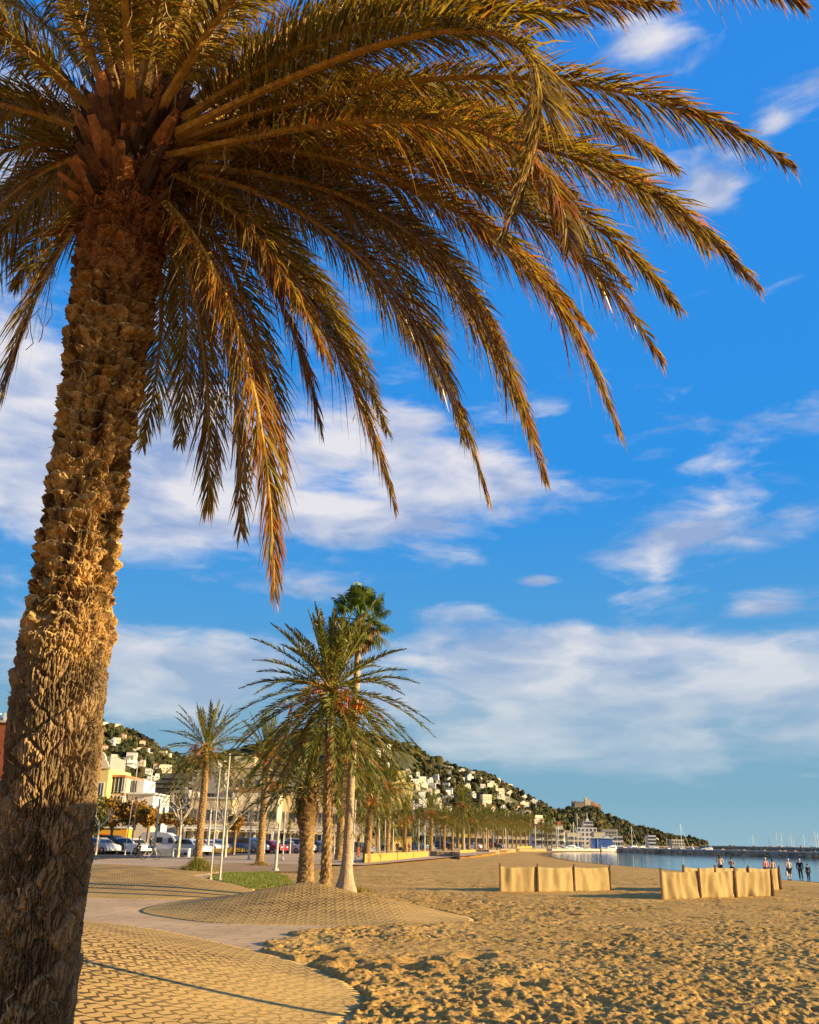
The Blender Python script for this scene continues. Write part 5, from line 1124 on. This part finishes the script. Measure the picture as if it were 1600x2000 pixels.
pole(411, 1719, 430, 1505, 3.2, 'thinner left one of the two white poles by the grass patch')
pole(429, 1721, 449, 1475, 4.4, 'taller right one of the two white poles by the grass patch')
pole(538, 1700, 546, 1612, 6.2, 'short thick white post left of the squat thick palm', name='post')
pole(405, 1667, 413, 1572, 5, 'white pole just left of the two poles by the grass', name='post')
pole(246, 1650, 272, 1494, 2.4, 'tall grey lamp post with arm over the parked cars', name='street_lamp', D=100, arm=-1.0, cat='street lamp')
pole(258, 1650, 268, 1560, 2.0, 'thin grey pole right beside the tall lamp post', D=99)
pole(304, 1630, 313, 1562, 5, 'thick white timber pole above the camper van', D=98, name='post')
pole(487, 1660, 493, 1582, 4.2, 'white pole left of the street palm on the earth strip', D=88)
pole(553, 1660, 557, 1585, 3.4, 'slender white pole right of the street palm', D=90)
pole(688, 1686, 697, 1560, 3.6, 'thin pole right of the fan palm trunk', D=80)
pole(742, 1665, 734, 1545, 3, 'thin pale pole leaning above the yellow cloth fence', D=100)
for i, (x, yt) in enumerate([(752, 1600), (768, 1605), (818, 1598), (830, 1612), (860, 1615), (907, 1612), (950, 1615), (988, 1618), (1046, 1612), (1088, 1615)]):
    pole(x, 1650, x+.5*(900-x)/100, yt, 2.4, 'thin white lamp pole among the receding palms, '+nth(i)+' from the left', D=120+i*22, group='lamp poles along the far promenade', name='lamp_pole', cat='street lamp', arm=.7)
def bench(x, y, flip, label, w=2.6):
    b = P(x, y, 0); r_ = empty('bench', b, R(-6), label, 'bench', 'block and frame benches by the verge')
    g = MB(); g.box((-w*.25, 0, .36), (w*.5, .6, .70)); g.build('block', CONC, r_); g = MB(); g.box((w*.26, 0, .72), (w*.53, .62, .12)); g.box((w*.50, 0, .33), (.12, .6, .66)); g.box((.06, 0, .33), (.1, .62, .66)); g.build('seat_frame', WPAINT, r_)
bench(338, 1673, 0, 'white frame and grey block bench below the camper van', 3.2); bench(382, 1669, 0, 'block bench half hidden by the slim palm trunk'); bench(497, 1666, 0, 'block bench left behind the street palm'); bench(524, 1665.5, 0, 'block bench right of the street palm')

# ------------------------------------------------------------------ trees
BARKW = pmat('pale_plane_bark', (.50, .42, .30), .9, .25, 3, .4, 12)
def bare_tree(x, D, ytop, seed, label, hb=.5, spread=.35, n=7, tw=.13):
    rr = np.random.default_rng(seed); p = PY(x, ytop, D); H = p[2]; r_ = empty('bare_plane_tree', (p[0], D, -.03), 0, label, 'tree'); g = MB(); h0 = H*hb
    g.tube([(0, 0, -.1), (.03, 0, h0*.5), (.0, 0, h0)], [tw*1.2, tw, tw*.9], 7); g.build('trunk', BARKW, r_); g = MB()
    def br(a, d, l, r, dep):
        b_ = a+d*l; m_ = (a+b_)/2+rr.normal(0, .05*l, 3); g.tube([a, m_, b_], [r, r*.8, r*.55], 5 if dep < 2 else 4)
        if dep < 3:
            for k in range(3 if dep else 3):
                nd_ = d+rr.normal(0, .55, 3)+np.array([0, 0, .15]); nd_ /= np.linalg.norm(nd_); br(b_, nd_, l*rr.uniform(.45, .7), r*.55, dep+1)
        else:
            g.ell(b_, (r*2.2,)*3, 5, 4)
    for k in range(n):
        a_ = k*2.4; d = np.array([math.cos(a_)*spread*1.6, math.sin(a_)*spread*1.6, 1.0]); d /= np.linalg.norm(d); br(np.array([0, 0, h0*.97]), d, (H-h0)*.48, tw*.55, 0)
    g.build('branches', BARKW, r_)
bare_tree(199, 98, 1570, 1, 'bare white trunked tree forking beside the yellow building', .55, .7, 4, .12)
bare_tree(360, 94, 1540, 2, 'bare leaning pale tree left of the slim palm', .5, .4, 5, .16)
bare_tree(449, 98, 1550, 3, 'bare pollarded tree right of the two white poles', .45, .5, 9, .16)
for i, (x, D, yt) in enumerate([(520, 122, 1590), (545, 124, 1592), (570, 126, 1592), (590, 124, 1596), (612, 128, 1590), (655, 130, 1598), (690, 140, 1600), (705, 150, 1600)]):
    bare_tree(x, D, yt, 10+i, ['bare pollarded street tree behind the street palm', 'bare pollarded tree behind the short thick post', 'bare pollarded tree left of the squat thick palm', 'bare tree close behind the squat thick palm', 'bare tree between the squat and tall palm trunks', 'bare tree left of the fan palm trunk', 'bare tree right of the fan palm trunk', 'bare tree behind the short dark trunked palm'][i], .5, .7, 9, .11)
OCH = leafmat('ochre_leaves', .3, .6)
def leafy(x, D, ybot, ytop, wpx, seed, label, cols, name='ochre_tree', nleaf=3600, cat='tree', ls=.17):
    rr = np.random.default_rng(seed); t_ = PY(x, ytop, D); b_ = PY(x, ybot, D); H = t_[2]; zb = max(.4, b_[2]); w = wpx*((t_-CAM)@Fv)/F_PX; r_ = empty(name, (t_[0], D, -.03), 0, label, cat)
    g = MB(); g.tube([(0, 0, -.1), (.05, 0, zb), (0, 0, (zb+H)/2)], [.2, .15, .08], 7)
    for k in range(7): a = k*2.4; g.tube([(0, 0, zb*.9), (math.cos(a)*w*.2, math.sin(a)*w*.2, (zb+H)*.5), (math.cos(a)*w*.38, math.sin(a)*w*.38, (zb+H)*.5+.4)], [.07, .05, .02], 4)
    g.build('trunk', WOODP, r_); g = MB(); hh = (H-zb)/2; cl = rr.normal(0, 1, (26, 3)); cl /= np.linalg.norm(cl, axis=1)[:, None]; cl *= (.35+.55*rr.random((26, 1)))*np.array([w/2, w/2, hh]); cl += np.array([0, 0, zb+hh])
    cs = rr.integers(0, 26, nleaf); pos = cl[cs]+rr.normal(0, 1, (nleaf, 3))*np.array([w*.11, w*.11, hh*.19]); pos[:, 2] = np.maximum(pos[:, 2], zb*.7)
    d = rr.normal(0, 1, (nleaf, 3)); d /= np.linalg.norm(d, axis=1)[:, None]; e_ = np.cross(d, rr.normal(0, 1, (nleaf, 3))); e_ /= np.linalg.norm(e_, axis=1)[:, None]; s_ = ls*(.5+rr.random((nleaf, 1)))
    V = np.stack([pos-d*s_, pos+e_*s_*.6, pos+d*s_, pos-e_*s_*.6], 1).reshape(-1, 3); Q = np.arange(nleaf*4).reshape(-1, 4); c = np.array(cols)[rr.integers(0, len(cols), 26)][cs]*rr.uniform(.6, 1.5, (nleaf, 1)); g.add(V, Q, np.repeat(c, 4, 0)); g.build('crown', OCH, r_)
oc = [(.32, .16, .02), (.24, .13, .02), (.40, .20, .025), (.12, .10, .02)]; gc = [(.07, .08, .02), (.16, .12, .02), (.05, .06, .015)]
leafy(188, 106, 1625, 1568, 46, 1, 'dark olive leaved tree right behind the big trunk', gc)
leafy(226, 108, 1618, 1558, 62, 2, 'ochre leaved tree in front of the cream townhouse', oc+gc[:1]); leafy(268, 108, 1614, 1562, 50, 3, 'ochre leaved tree below the white villa', oc); leafy(294, 107, 1614, 1578, 34, 4, 'smaller ochre tree at the right end of the leafy row', oc)
leafy(350, 126, 1612, 1588, 90, 5, 'rust coloured vine pergola of leaves above the arcade', [(.22, .10, .03), (.14, .10, .03)], 'leafy_pergola', 2600); leafy(462, 112, 1625, 1592, 26, 6, 'small ochre tree right of the bare pollarded tree', oc, nleaf=1800); leafy(20, 96, 1640, 1580, 70, 7, 'olive leaved tree at the far left edge', gc)
# yellow kiosk box under ochre trees
p = PY(224, 1640, 117.5); r_ = empty('kiosk', (p[0], 117.5, 0), 0, 'yellow and orange kiosk under the ochre trees', 'kiosk'); g = MB(); g.box((0, 0, 1.35), (3.4, 2.2, 2.7)); g.build('wall', pmat('kiosk_yellow', (.68, .34, .03), .7, .02, 1), r_); g = MB(); g.box((0, 0, 2.8), (3.8, 2.6, .2)); g.build('roof', WPAINT, r_); g = MB(); g.box((-.9, -1.13, 1.6), (1.2, .08, .9)); g.build('hatch', pmat('kiosk_orange', (.6, .16, .02), .7, .1, 1), r_)

# grass ------------------------------------------------------------
GR = leafmat('grass_blades', .25, .7)
def grass(name, poly, n, h, w, cols, label, seed, zf, kind='stuff'):
    rr = np.random.default_rng(seed); pl = np.array([p[:2] for p in poly]); mn, mx = pl.min(0), pl.max(0); pts = []
    def inside(q):
        x, y = q[:, 0], q[:, 1]; c = np.zeros(len(q), bool); j = len(pl)-1
        for i in range(len(pl)):
            m_ = ((pl[i, 1] > y) != (pl[j, 1] > y)) & (x < (pl[j, 0]-pl[i, 0])*(y-pl[i, 1])/(pl[j, 1]-pl[i, 1]+1e-12)+pl[i, 0]); c ^= m_; j = i
        return c
    while sum(len(a) for a in pts) < n: q = rr.uniform(mn, mx, (n*2, 2)); q = q[inside(q)]; dn = fbm(q[:, 0]*.9, q[:, 1]*.9, 3, seed); q = q[rr.random(len(q)) < np.clip((dn-.25)*2.2, .05, 1)]; pts.append(q)
    q = np.vstack(pts)[:n]; z = zf(q[:, 0], q[:, 1]); a = rr.uniform(0, 6.28, n); hh = h*(.4+rr.random(n)); dx = np.cos(a)*w; dy = np.sin(a)*w; lx, ly = rr.normal(0, .3, (2, n))*hh
    V = np.stack([np.stack([q[:, 0]-dx, q[:, 1]-dy, z-.02], 1), np.stack([q[:, 0]+dx, q[:, 1]+dy, z-.02], 1), np.stack([q[:, 0]+lx, q[:, 1]+ly, z+hh], 1)], 1).reshape(-1, 3); T = np.arange(3*n).reshape(-1, 3)
    c = np.array(cols)[rr.integers(0, len(cols), n)]*rr.uniform(.6, 1.4, (n, 1)); g = MB(); g.add(V, T, np.repeat(c, 3, 0)); o = g.build(name, GR); tag(o, label, 'grass', kind='stuff')
zg0 = lambda x, y: np.zeros(len(x))-.03
gcol = [(.10, .15, .02), (.16, .19, .03), (.22, .20, .05)]
grass('grass', [P(*q) for q in [(405, 1716), (440, 1706), (520, 1704), (560, 1712), (575, 1728), (520, 1733), (490, 1737), (450, 1726)]], 26000, .10, .012, gcol, 'bright green grass patch at the foot of the white poles', 1, lambda x, y: np.zeros(len(x)))
vc = [(.34, .22, .05), (.26, .18, .05), (.20, .17, .04)]
for i, (a, b_, yb, lab) in enumerate([(-60, 268, 1673, 'golden dry verge planting in front of the left parked cars'), (318, 372, 1663, 'low green planting behind the block bench'), (404, 490, 1669, 'golden dry verge between slim palm and street palm'), (545, 600, 1665, 'golden dry verge left of the squat thick palm'), (600, 712, 1663, 'dry verge behind the tall palm trunks')]):
    A_, B2, C2, D2 = P(a, yb, 0), P(b_, yb-2-(b_-a)*.012, 0), P(b_, yb-7-(b_-a)*.012, 0), P(a, yb-7, 0)
    md = (A_+B2+C2+D2)/4; hgt = .42
    zf = lambda x, y, A_=A_: .05+.28*np.clip(fbm(x*.5, y*.5, 3, 3)*1.6-.3, 0, 1)
    grass('verge_planting', [A_, B2, C2, D2], 9000, .35, .05, vc if i != 1 else gcol, lab, 5+i, zf)
def tuft(px, py, z, r, label, seed, cols, n=1500, h=.35):
    rr = np.random.default_rng(seed); b = P(px, py, z); g = MB(); a = rr.uniform(0, 6.28, n); d = np.abs(rr.normal(0, .5, n))*r; hh = h*rr.uniform(.4, 1.2, n)*np.exp(-(d/r)**2); x = np.cos(a)*d; y = np.sin(a)*d; bx = rr.normal(0, .25, n)*h; by = rr.normal(0, .25, n)*h; wa = rr.uniform(0, 6.28, n); w = .016
    V = np.stack([np.stack([x-np.cos(wa)*w, y-np.sin(wa)*w, 0*x-.03], 1), np.stack([x+np.cos(wa)*w, y+np.sin(wa)*w, 0*x-.03], 1), np.stack([x+bx, y+by, hh], 1)], 1).reshape(-1, 3)
    c = np.array(cols)[rr.integers(0, len(cols), n)]*rr.uniform(.6, 1.4, (n, 1)); g.add(V, np.arange(3*n).reshape(-1, 3), np.repeat(c, 3, 0)); o = g.build('grass_tuft', GR); o.location = b; tag(o, label, 'plant')
tuft(388, 1702, 0, 1.1, 'green and golden tuft round the slim palm foot', 1, gcol+vc, 3600, .75); tuft(508, 1690, 0, .8, 'dry tuft round the street palm foot', 2, vc, 1500, .3); tuft(690, 1740, .1, .7, 'dry tuft at the fan palm foot', 3, vc, 900, .22)

# ------------------------------------------------------------------ people
SKIN = pmat('skin', (.46, .27, .18), .6, .05, 8); HAIRW = pmat('white_hair', (.55, .52, .48), .8, .1, 30); HAIRD = pmat('dark_hair', (.03, .02, .015), .7, .2, 30)
def cl(n, c): return pmat(n, c, .9, .1, 6, .2, 40)
def skin(name, verts, edges, rad, mat, parent, sub=1, root=0):
    me = bpy.data.meshes.new(name); me.from_pydata([tuple(v) for v in verts], edges, []); me.materials.append(mat); o = bpy.data.objects.new(name, me); COL.objects.link(o); o.parent = parent
    md = o.modifiers.new('skin', 'SKIN'); md.use_smooth_shade = True; md.branch_smoothing = .6
    sv = me.skin_vertices[0].data
    for i, r_ in enumerate(rad): sv[i].radius = (r_ if np.ndim(r_) else (r_, r_)); sv[i].use_root = (i == root)
    s_ = o.modifiers.new('sub', 'SUBSURF'); s_.levels = sub; s_.render_levels = sub; return o
def person(loc, rz, label, shirt, trouser, hair, H=1.70, pose='stand', longhair=False, bag=None, shorts=False, name='person', sc=1.0, coat=False):
    r_ = empty(name, loc, rz, label, 'person'); k = H/1.70
    hipz = .90; legL, legR = {'stand': (0, 0), 'walk': (.22, -.20), 'sit': (0, 0)}[pose] if pose in ('stand', 'walk') else (0, 0)
    J = dict(pel=(0, 0, .92), wa=(0, .0, 1.06), ch=(0, .0, 1.26), nk=(0, .01, 1.45), nk2=(0, .0, 1.50), hd=(0, -.02, 1.58), hd2=(0, -.01, 1.66))
    kn = {}; 
    for s_, n_ in ((-1, 'l'), (1, 'r')):
        fw = legL if s_ < 0 else legR
        if pose == 'ride':
            J['hip'+n_] = (s_*.10, 0, .88); lift = .18 if s_ < 0 else -.05
            J['kne'+n_] = (s_*.11, -.36, .74+lift); J['ank'+n_] = (s_*.11, -.18, .38+lift); J['toe'+n_] = (s_*.11, -.34, .33+lift)
        else:
            J['hip'+n_] = (s_*.095, 0, .88); J['kne'+n_] = (s_*.10, -fw*.55-.01, .49); J['ank'+n_] = (s_*.10, -fw+.03*(fw < 0), .09+(.04 if fw < 0 else 0)); J['toe'+n_] = (s_*.115, -fw-.15, .03)
        J['sh'+n_] = (s_*.185, .01, 1.41)
        if pose == 'ride': J['el'+n_] = (s_*.25, -.20, 1.22); J['wr'+n_] = (s_*.24, -.42, 1.12); hd_ = np.array([0, -.9, -.3])
        elif pose == 'phone' or (pose == 'stand' and s_ > 0 and coat): J['el'+n_] = (s_*.24, -.04, 1.14); J['wr'+n_] = (s_*.10, -.26, 1.26); hd_ = np.array([-s_*.4, -.5, .8])
        else: J['el'+n_] = (s_*.235, .03+fw*.25, 1.13); J['wr'+n_] = (s_*.24, -.04+fw*.5, .89); hd_ = np.array([0, -.1, -1.0])
        hd_ = hd_/np.linalg.norm(hd_); w = np.array(J['wr'+n_]); J['pa'+n_] = tuple(w+hd_*.08)
        side = np.cross(hd_, (s_, 0, 0)); side /= np.linalg.norm(side)+1e-9
        for q in range(4): J['f%d%s' % (q, n_)] = tuple(w+hd_*(.15+.012*(1-abs(q-1.4)))+side*(.022*(q-1.5)))
        J['th'+n_] = tuple(w+hd_*.09+side*.055)
    names = list(J); ix = {n: i for i, n in enumerate(names)}; Vv = [tuple(np.array(J[n])*k) for n in names]
    E = [('pel', 'wa'), ('wa', 'ch'), ('ch', 'nk'), ('nk', 'nk2'), ('nk2', 'hd'), ('hd', 'hd2')]
    Rd = dict(pel=(.155, .105), wa=(.135, .095), ch=(.165, .105), nk=(.055, .055), nk2=(.052, .055), hd=(.078, .092), hd2=(.070, .085))
    for n_ in 'lr':
        E += [('pel', 'hip'+n_), ('hip'+n_, 'kne'+n_), ('kne'+n_, 'ank'+n_), ('ank'+n_, 'toe'+n_), ('ch', 'sh'+n_), ('sh'+n_, 'el'+n_), ('el'+n_, 'wr'+n_), ('wr'+n_, 'pa'+n_), ('pa'+n_, 'th'+n_)]+[('pa'+n_, 'f%d%s' % (q, n_)) for q in range(4)]
        Rd.update({'hip'+n_: .088, 'kne'+n_: .056, 'ank'+n_: .038, 'toe'+n_: .032, 'sh'+n_: .052, 'el'+n_: .038, 'wr'+n_: .026, 'pa'+n_: (.034, .02), 'th'+n_: .010}); Rd.update({'f%d%s' % (q, n_): .009 for q in range(4)})
    def sub(keys, extra, mat, nm, root):
        kk = [n for n in names if n in keys]; im = {n: i for i, n in enumerate(kk)}; ee = [(im[a], im[b_]) for a, b_ in E if a in im and b_ in im]
        rad = []
        for n in kk:
            q = Rd[n]; q = np.array(q if np.ndim(q) else (q, q))*k+extra*k; rad.append(tuple(q))
        return skin(nm, [Vv[ix[n]] for n in kk], ee, rad, mat, r_, 1, im[root])
    sub(names, 0, SKIN, 'body', 'pel')
    sub(['pel', 'wa', 'ch', 'shl', 'shr', 'ell', 'elr']+(['wrl', 'wrr'] if not shorts else []), .022 if not coat else .04, shirt, 'shirt', 'ch')
    sub(['pel', 'hipl', 'hipr', 'knel', 'kner']+([] if shorts else ['ankl', 'ankr']), .020, trouser, 'trousers', 'pel')
    g = MB(); h_ = np.array(J['hd'])*k; 
    g.ell(h_+np.array([0, .018, .055])*k, (.088*k, .100*k, .088*k), 12, 8)
    if longhair: g.ell(h_+np.array([0, .06, -.06])*k, (.085*k, .06*k, .16*k), 10, 7)
    g.build('hair', hair, r_, smooth=True)
    g = MB(); g.ell(h_+np.array([0, -.098, .005])*k, (.012*k, .018*k, .020*k), 6, 5); g.ell(h_+np.array([-.03, -.086, .03])*k, (.012, .008, .007), 6, 4); g.ell(h_+np.array([.03, -.086, .03])*k, (.012, .008, .007), 6, 4); g.build('face', SKIN, r_, smooth=True)
    for n_ in 'lr':
        g = MB(); a = np.array(J['ank'+n_])*k; t_ = np.array(J['toe'+n_])*k; g.ell((a+t_)/2+np.array([0, 0, -.015]), (.05*k, .15*k, .05*k), 8, 6); g.build('shoe', cl('shoe', (.05, .045, .04)) if 'shoe' not in bpy.data.materials else bpy.data.materials['shoe'], r_, smooth=True)
    if bag:
        g = MB(); w = np.array(J['par'])*k; g.box(w+np.array([0, 0, -.28]), (.10, .30, .34), taper=.8); g.tube([w+np.array([0, -.08, -.1]), w+np.array([0, 0, .02]), w+np.array([0, .08, -.1])], .012, 4); o = g.build('shoulder_bag', bag, None); o.location = loc; o.rotation_euler = (0, 0, rz); tag(o, 'bag hanging from the hand of the pale jacketed shore walker', 'bag')
    return r_
C_ = {n: cl(n, c) for n, c in dict(pale=(.50, .42, .38), black_cloth=(.015, .015, .017), pinkish=(.52, .22, .22), greyc=(.30, .27, .25), darkc=(.04, .035, .035), maroon=(.30, .03, .04), green_cloth=(.06, .08, .06), jeans=(.05, .07, .12), beige=(.48, .36, .28), redc=(.45, .10, .05), whitec=(.70, .66, .60)).items()}
def shp(px, pyf, Hpx, rz, label, *a, **kw):
    zz = -.8
    for _ in range(15): p = P(px, pyf, zz); zz = max(WZ-.0, float(zsand(np.array([p[0]]), np.array([p[1]]))[0]))
    dep = (p-CAM)@Fv; H = Hpx*dep/F_PX*1.0; H = min(max(H, 1.45), 1.85); p[2] = zz; return person(p, rz, label, *a, H=H, **kw)
shp(1409, 1716, 44, R(170), 'shore walker with long dark hair and pale scarf behind the fence', C_['pale'], C_['black_cloth'], HAIRD, longhair=True, pose='phone')
shp(1432, 1716, 38, R(160), 'shorter dark haired walker raising hands beside the long haired one', C_['greyc'], C_['black_cloth'], HAIRD, pose='phone')
shp(1499, 1718, 40, R(200), 'white haired person in a reddish jacket standing behind the fence end', C_['pinkish'], C_['darkc'], HAIRW)
shp(1512, 1718, 38, R(185), 'dark long haired person in a beige top beside the reddish jacket', C_['beige'], C_['darkc'], HAIRD, longhair=True)
shp(1544, 1720, 40, R(190), 'white haired person in pale jacket and black cropped trousers holding a white bag', C_['pale'], C_['black_cloth'], HAIRW, shorts=True, bag=C_['whitec'])
shp(1566, 1720, 41, R(160), 'tall balding person dressed in black near the water edge', C_['black_cloth'], C_['darkc'], HAIRW)
shp(1581, 1722, 28, R(190), 'small person in dark clothes at the right edge of the shore group', C_['black_cloth'], C_['black_cloth'], HAIRD)
bpy.data.objects  # noqa
def pr(px, pyf, Hpx, rz, label, *a, **kw):
    p = P(px, pyf, 0.0); dep = (p-CAM)@Fv; H = min(max(Hpx*dep/F_PX, 1.55), 1.85); return person(p, rz, label, *a, H=H, **kw)
pr(269, 1677, 46, R(110), 'dark haired pedestrian in black coat beside the cyclist', C_['black_cloth'], C_['darkc'], HAIRD, pose='walk', longhair=True)
pr(700, 1674, 34, R(20), 'pedestrian in dark coat and red trousers near the fan palm', C_['darkc'], C_['redc'], HAIRD, pose='walk')
for i, (x, y, h_, lab) in enumerate([(776, 1668, 28, 'dark dressed walker behind the yellow cloth fence with a stroller'), (799, 1665, 27, 'dark dressed walker right of the low spiky palm'), (878, 1659, 18, 'dark figure walking between the receding palms'), (880.5, 1659, 18, 'second figure walking beside the one between palms'), (913, 1657, 17, 'dark figure near the grey cloth fence'), (958, 1656, 15, 'distant walker beyond the grey fence'), (971, 1655, 15, 'distant walker left of the palm row end')]):
    p = P(x, y, 0); D = min(p[1], 210); p = PY(x, y, D); p[2] = 0; person(p, R(60*i), lab, C_['black_cloth'] if i % 2 == 0 else C_['maroon'], C_['darkc'], HAIRD, H=1.7, pose='walk')
p = P(1174, 1668, WZ); p = PY(1174, 1668, p[1]); person((p[0], p[1], WZ-.1), R(170), 'lone dark bather standing at the far water edge below the jetty', C_['black_cloth'], C_['black_cloth'], HAIRD, H=1.75)
# bicycle and rider
bp_ = P(291, 1679, 0); BR = R(97)
rd = person(bp_+np.array([0, 0, .15]), BR, 'cyclist in dark green jacket riding along the promenade', C_['green_cloth'], C_['jeans'], HAIRD, H=1.72, pose='ride')
bk = empty('bicycle', bp_, BR, 'white framed bicycle ridden along the promenade', 'bicycle')
def bpt(x, y, z): return (x, y, z)
g = MB(); fr = [((0, .02, .28), (0, .16, .86)), ((0, .02, .28), (0, -.42, .84)), ((0, .13, .78), (0, -.40, .86)), ((0, .02, .28), (0, .50, .34)), ((0, .14, .76), (0, .50, .34)), ((0, -.41, .95), (0, -.60, .34))]
for a, b_ in fr: g.tube([a, b_], .022, 6)
g.build('frame', WPAINT, bk)
for y in (.50, -.60):
    g = MB(); th = np.linspace(0, 2*math.pi, 25); g.tube([(0, y+.34*math.cos(a), .34+.34*math.sin(a)) for a in th], .024, 5, False); 
    for a in th[::3]: g.tube([(0, y, .34), (0, y+.32*math.cos(a), .34+.32*math.sin(a))], .004, 3, mi=1)
    g.build('wheel', [TYRE, RIM], bk)
g = MB(); g.tube([(-.27, -.36, 1.04), (-.1, -.42, 1.05), (.1, -.42, 1.05), (.27, -.36, 1.04)], .016, 6); g.tube([(0, -.42, .93), (0, -.42, 1.05)], .018, 6); g.build('handlebar', DARKM, bk)
g = MB(); g.prism([(-.06, .90), (.06, .90), (.04, .95), (-.04, .95)], .02, .28); g.tube([(0, .16, .84), (0, .16, .91)], .016, 6); g.build('saddle', DARKM, bk)
# stroller by the walker
p = PY(782, 1668, 150); r_ = empty('stroller', (p[0], 150, 0), 0, 'dark pushchair beside the walker behind the yellow fence', 'stroller'); g = MB(); g.ell((0, 0, .65), (.4, .25, .28), 10, 7); g.build('seat', C_['black_cloth'], r_); g = MB(); g.tube([(-.3, 0, .1), (.1, 0, .6), (.55, 0, 1.0)], .02, 5); g.build('frame', DARKM, r_)
for x in (-.3, .3): g = MB(); g.tube([(x, -.2, .12), (x, .2, .12)], .12, 10); g.build('wheel', TYRE, r_)

# ------------------------------------------------------------------ out of frame: hut added to shade the trunk, lamp post inferred from its shadow
ko = empty('shade_hut', (5.6, 5.25, 0), R(-12), 'unseen timber hut added right of the camera to shade the big trunk', 'hut')
g = MB(); g.box((0, 0, 1.8), (2.6, 2.0, 3.6)); g.build('wall', WOODP, ko); g = MB(); g.prism([(-1.45, 3.6), (1.45, 3.6), (0, 3.9)], -1.1, 1.1); g.build('roof', ROOF, ko); g = MB(); g.box((-1.33, 0, 1.05), (.08, .85, 2.1)); g.build('door', WPAINT, ko)

lp = empty('lamp_post', (6.5, 10.1, -.05), 0, 'slim grey lamp post standing on the sand right of the camera', 'street lamp')
g = MB(); g.tube([(0, 0, 0), (0, 0, 3), (0, 0, 6)], [.08, .065, .05], 10); g.build('shaft', DARKM, lp); g = MB(); g.ell((0, 0, 6.1), (.22, .22, .16), 10, 7); g.build('lamp_head', WPAINT, lp)
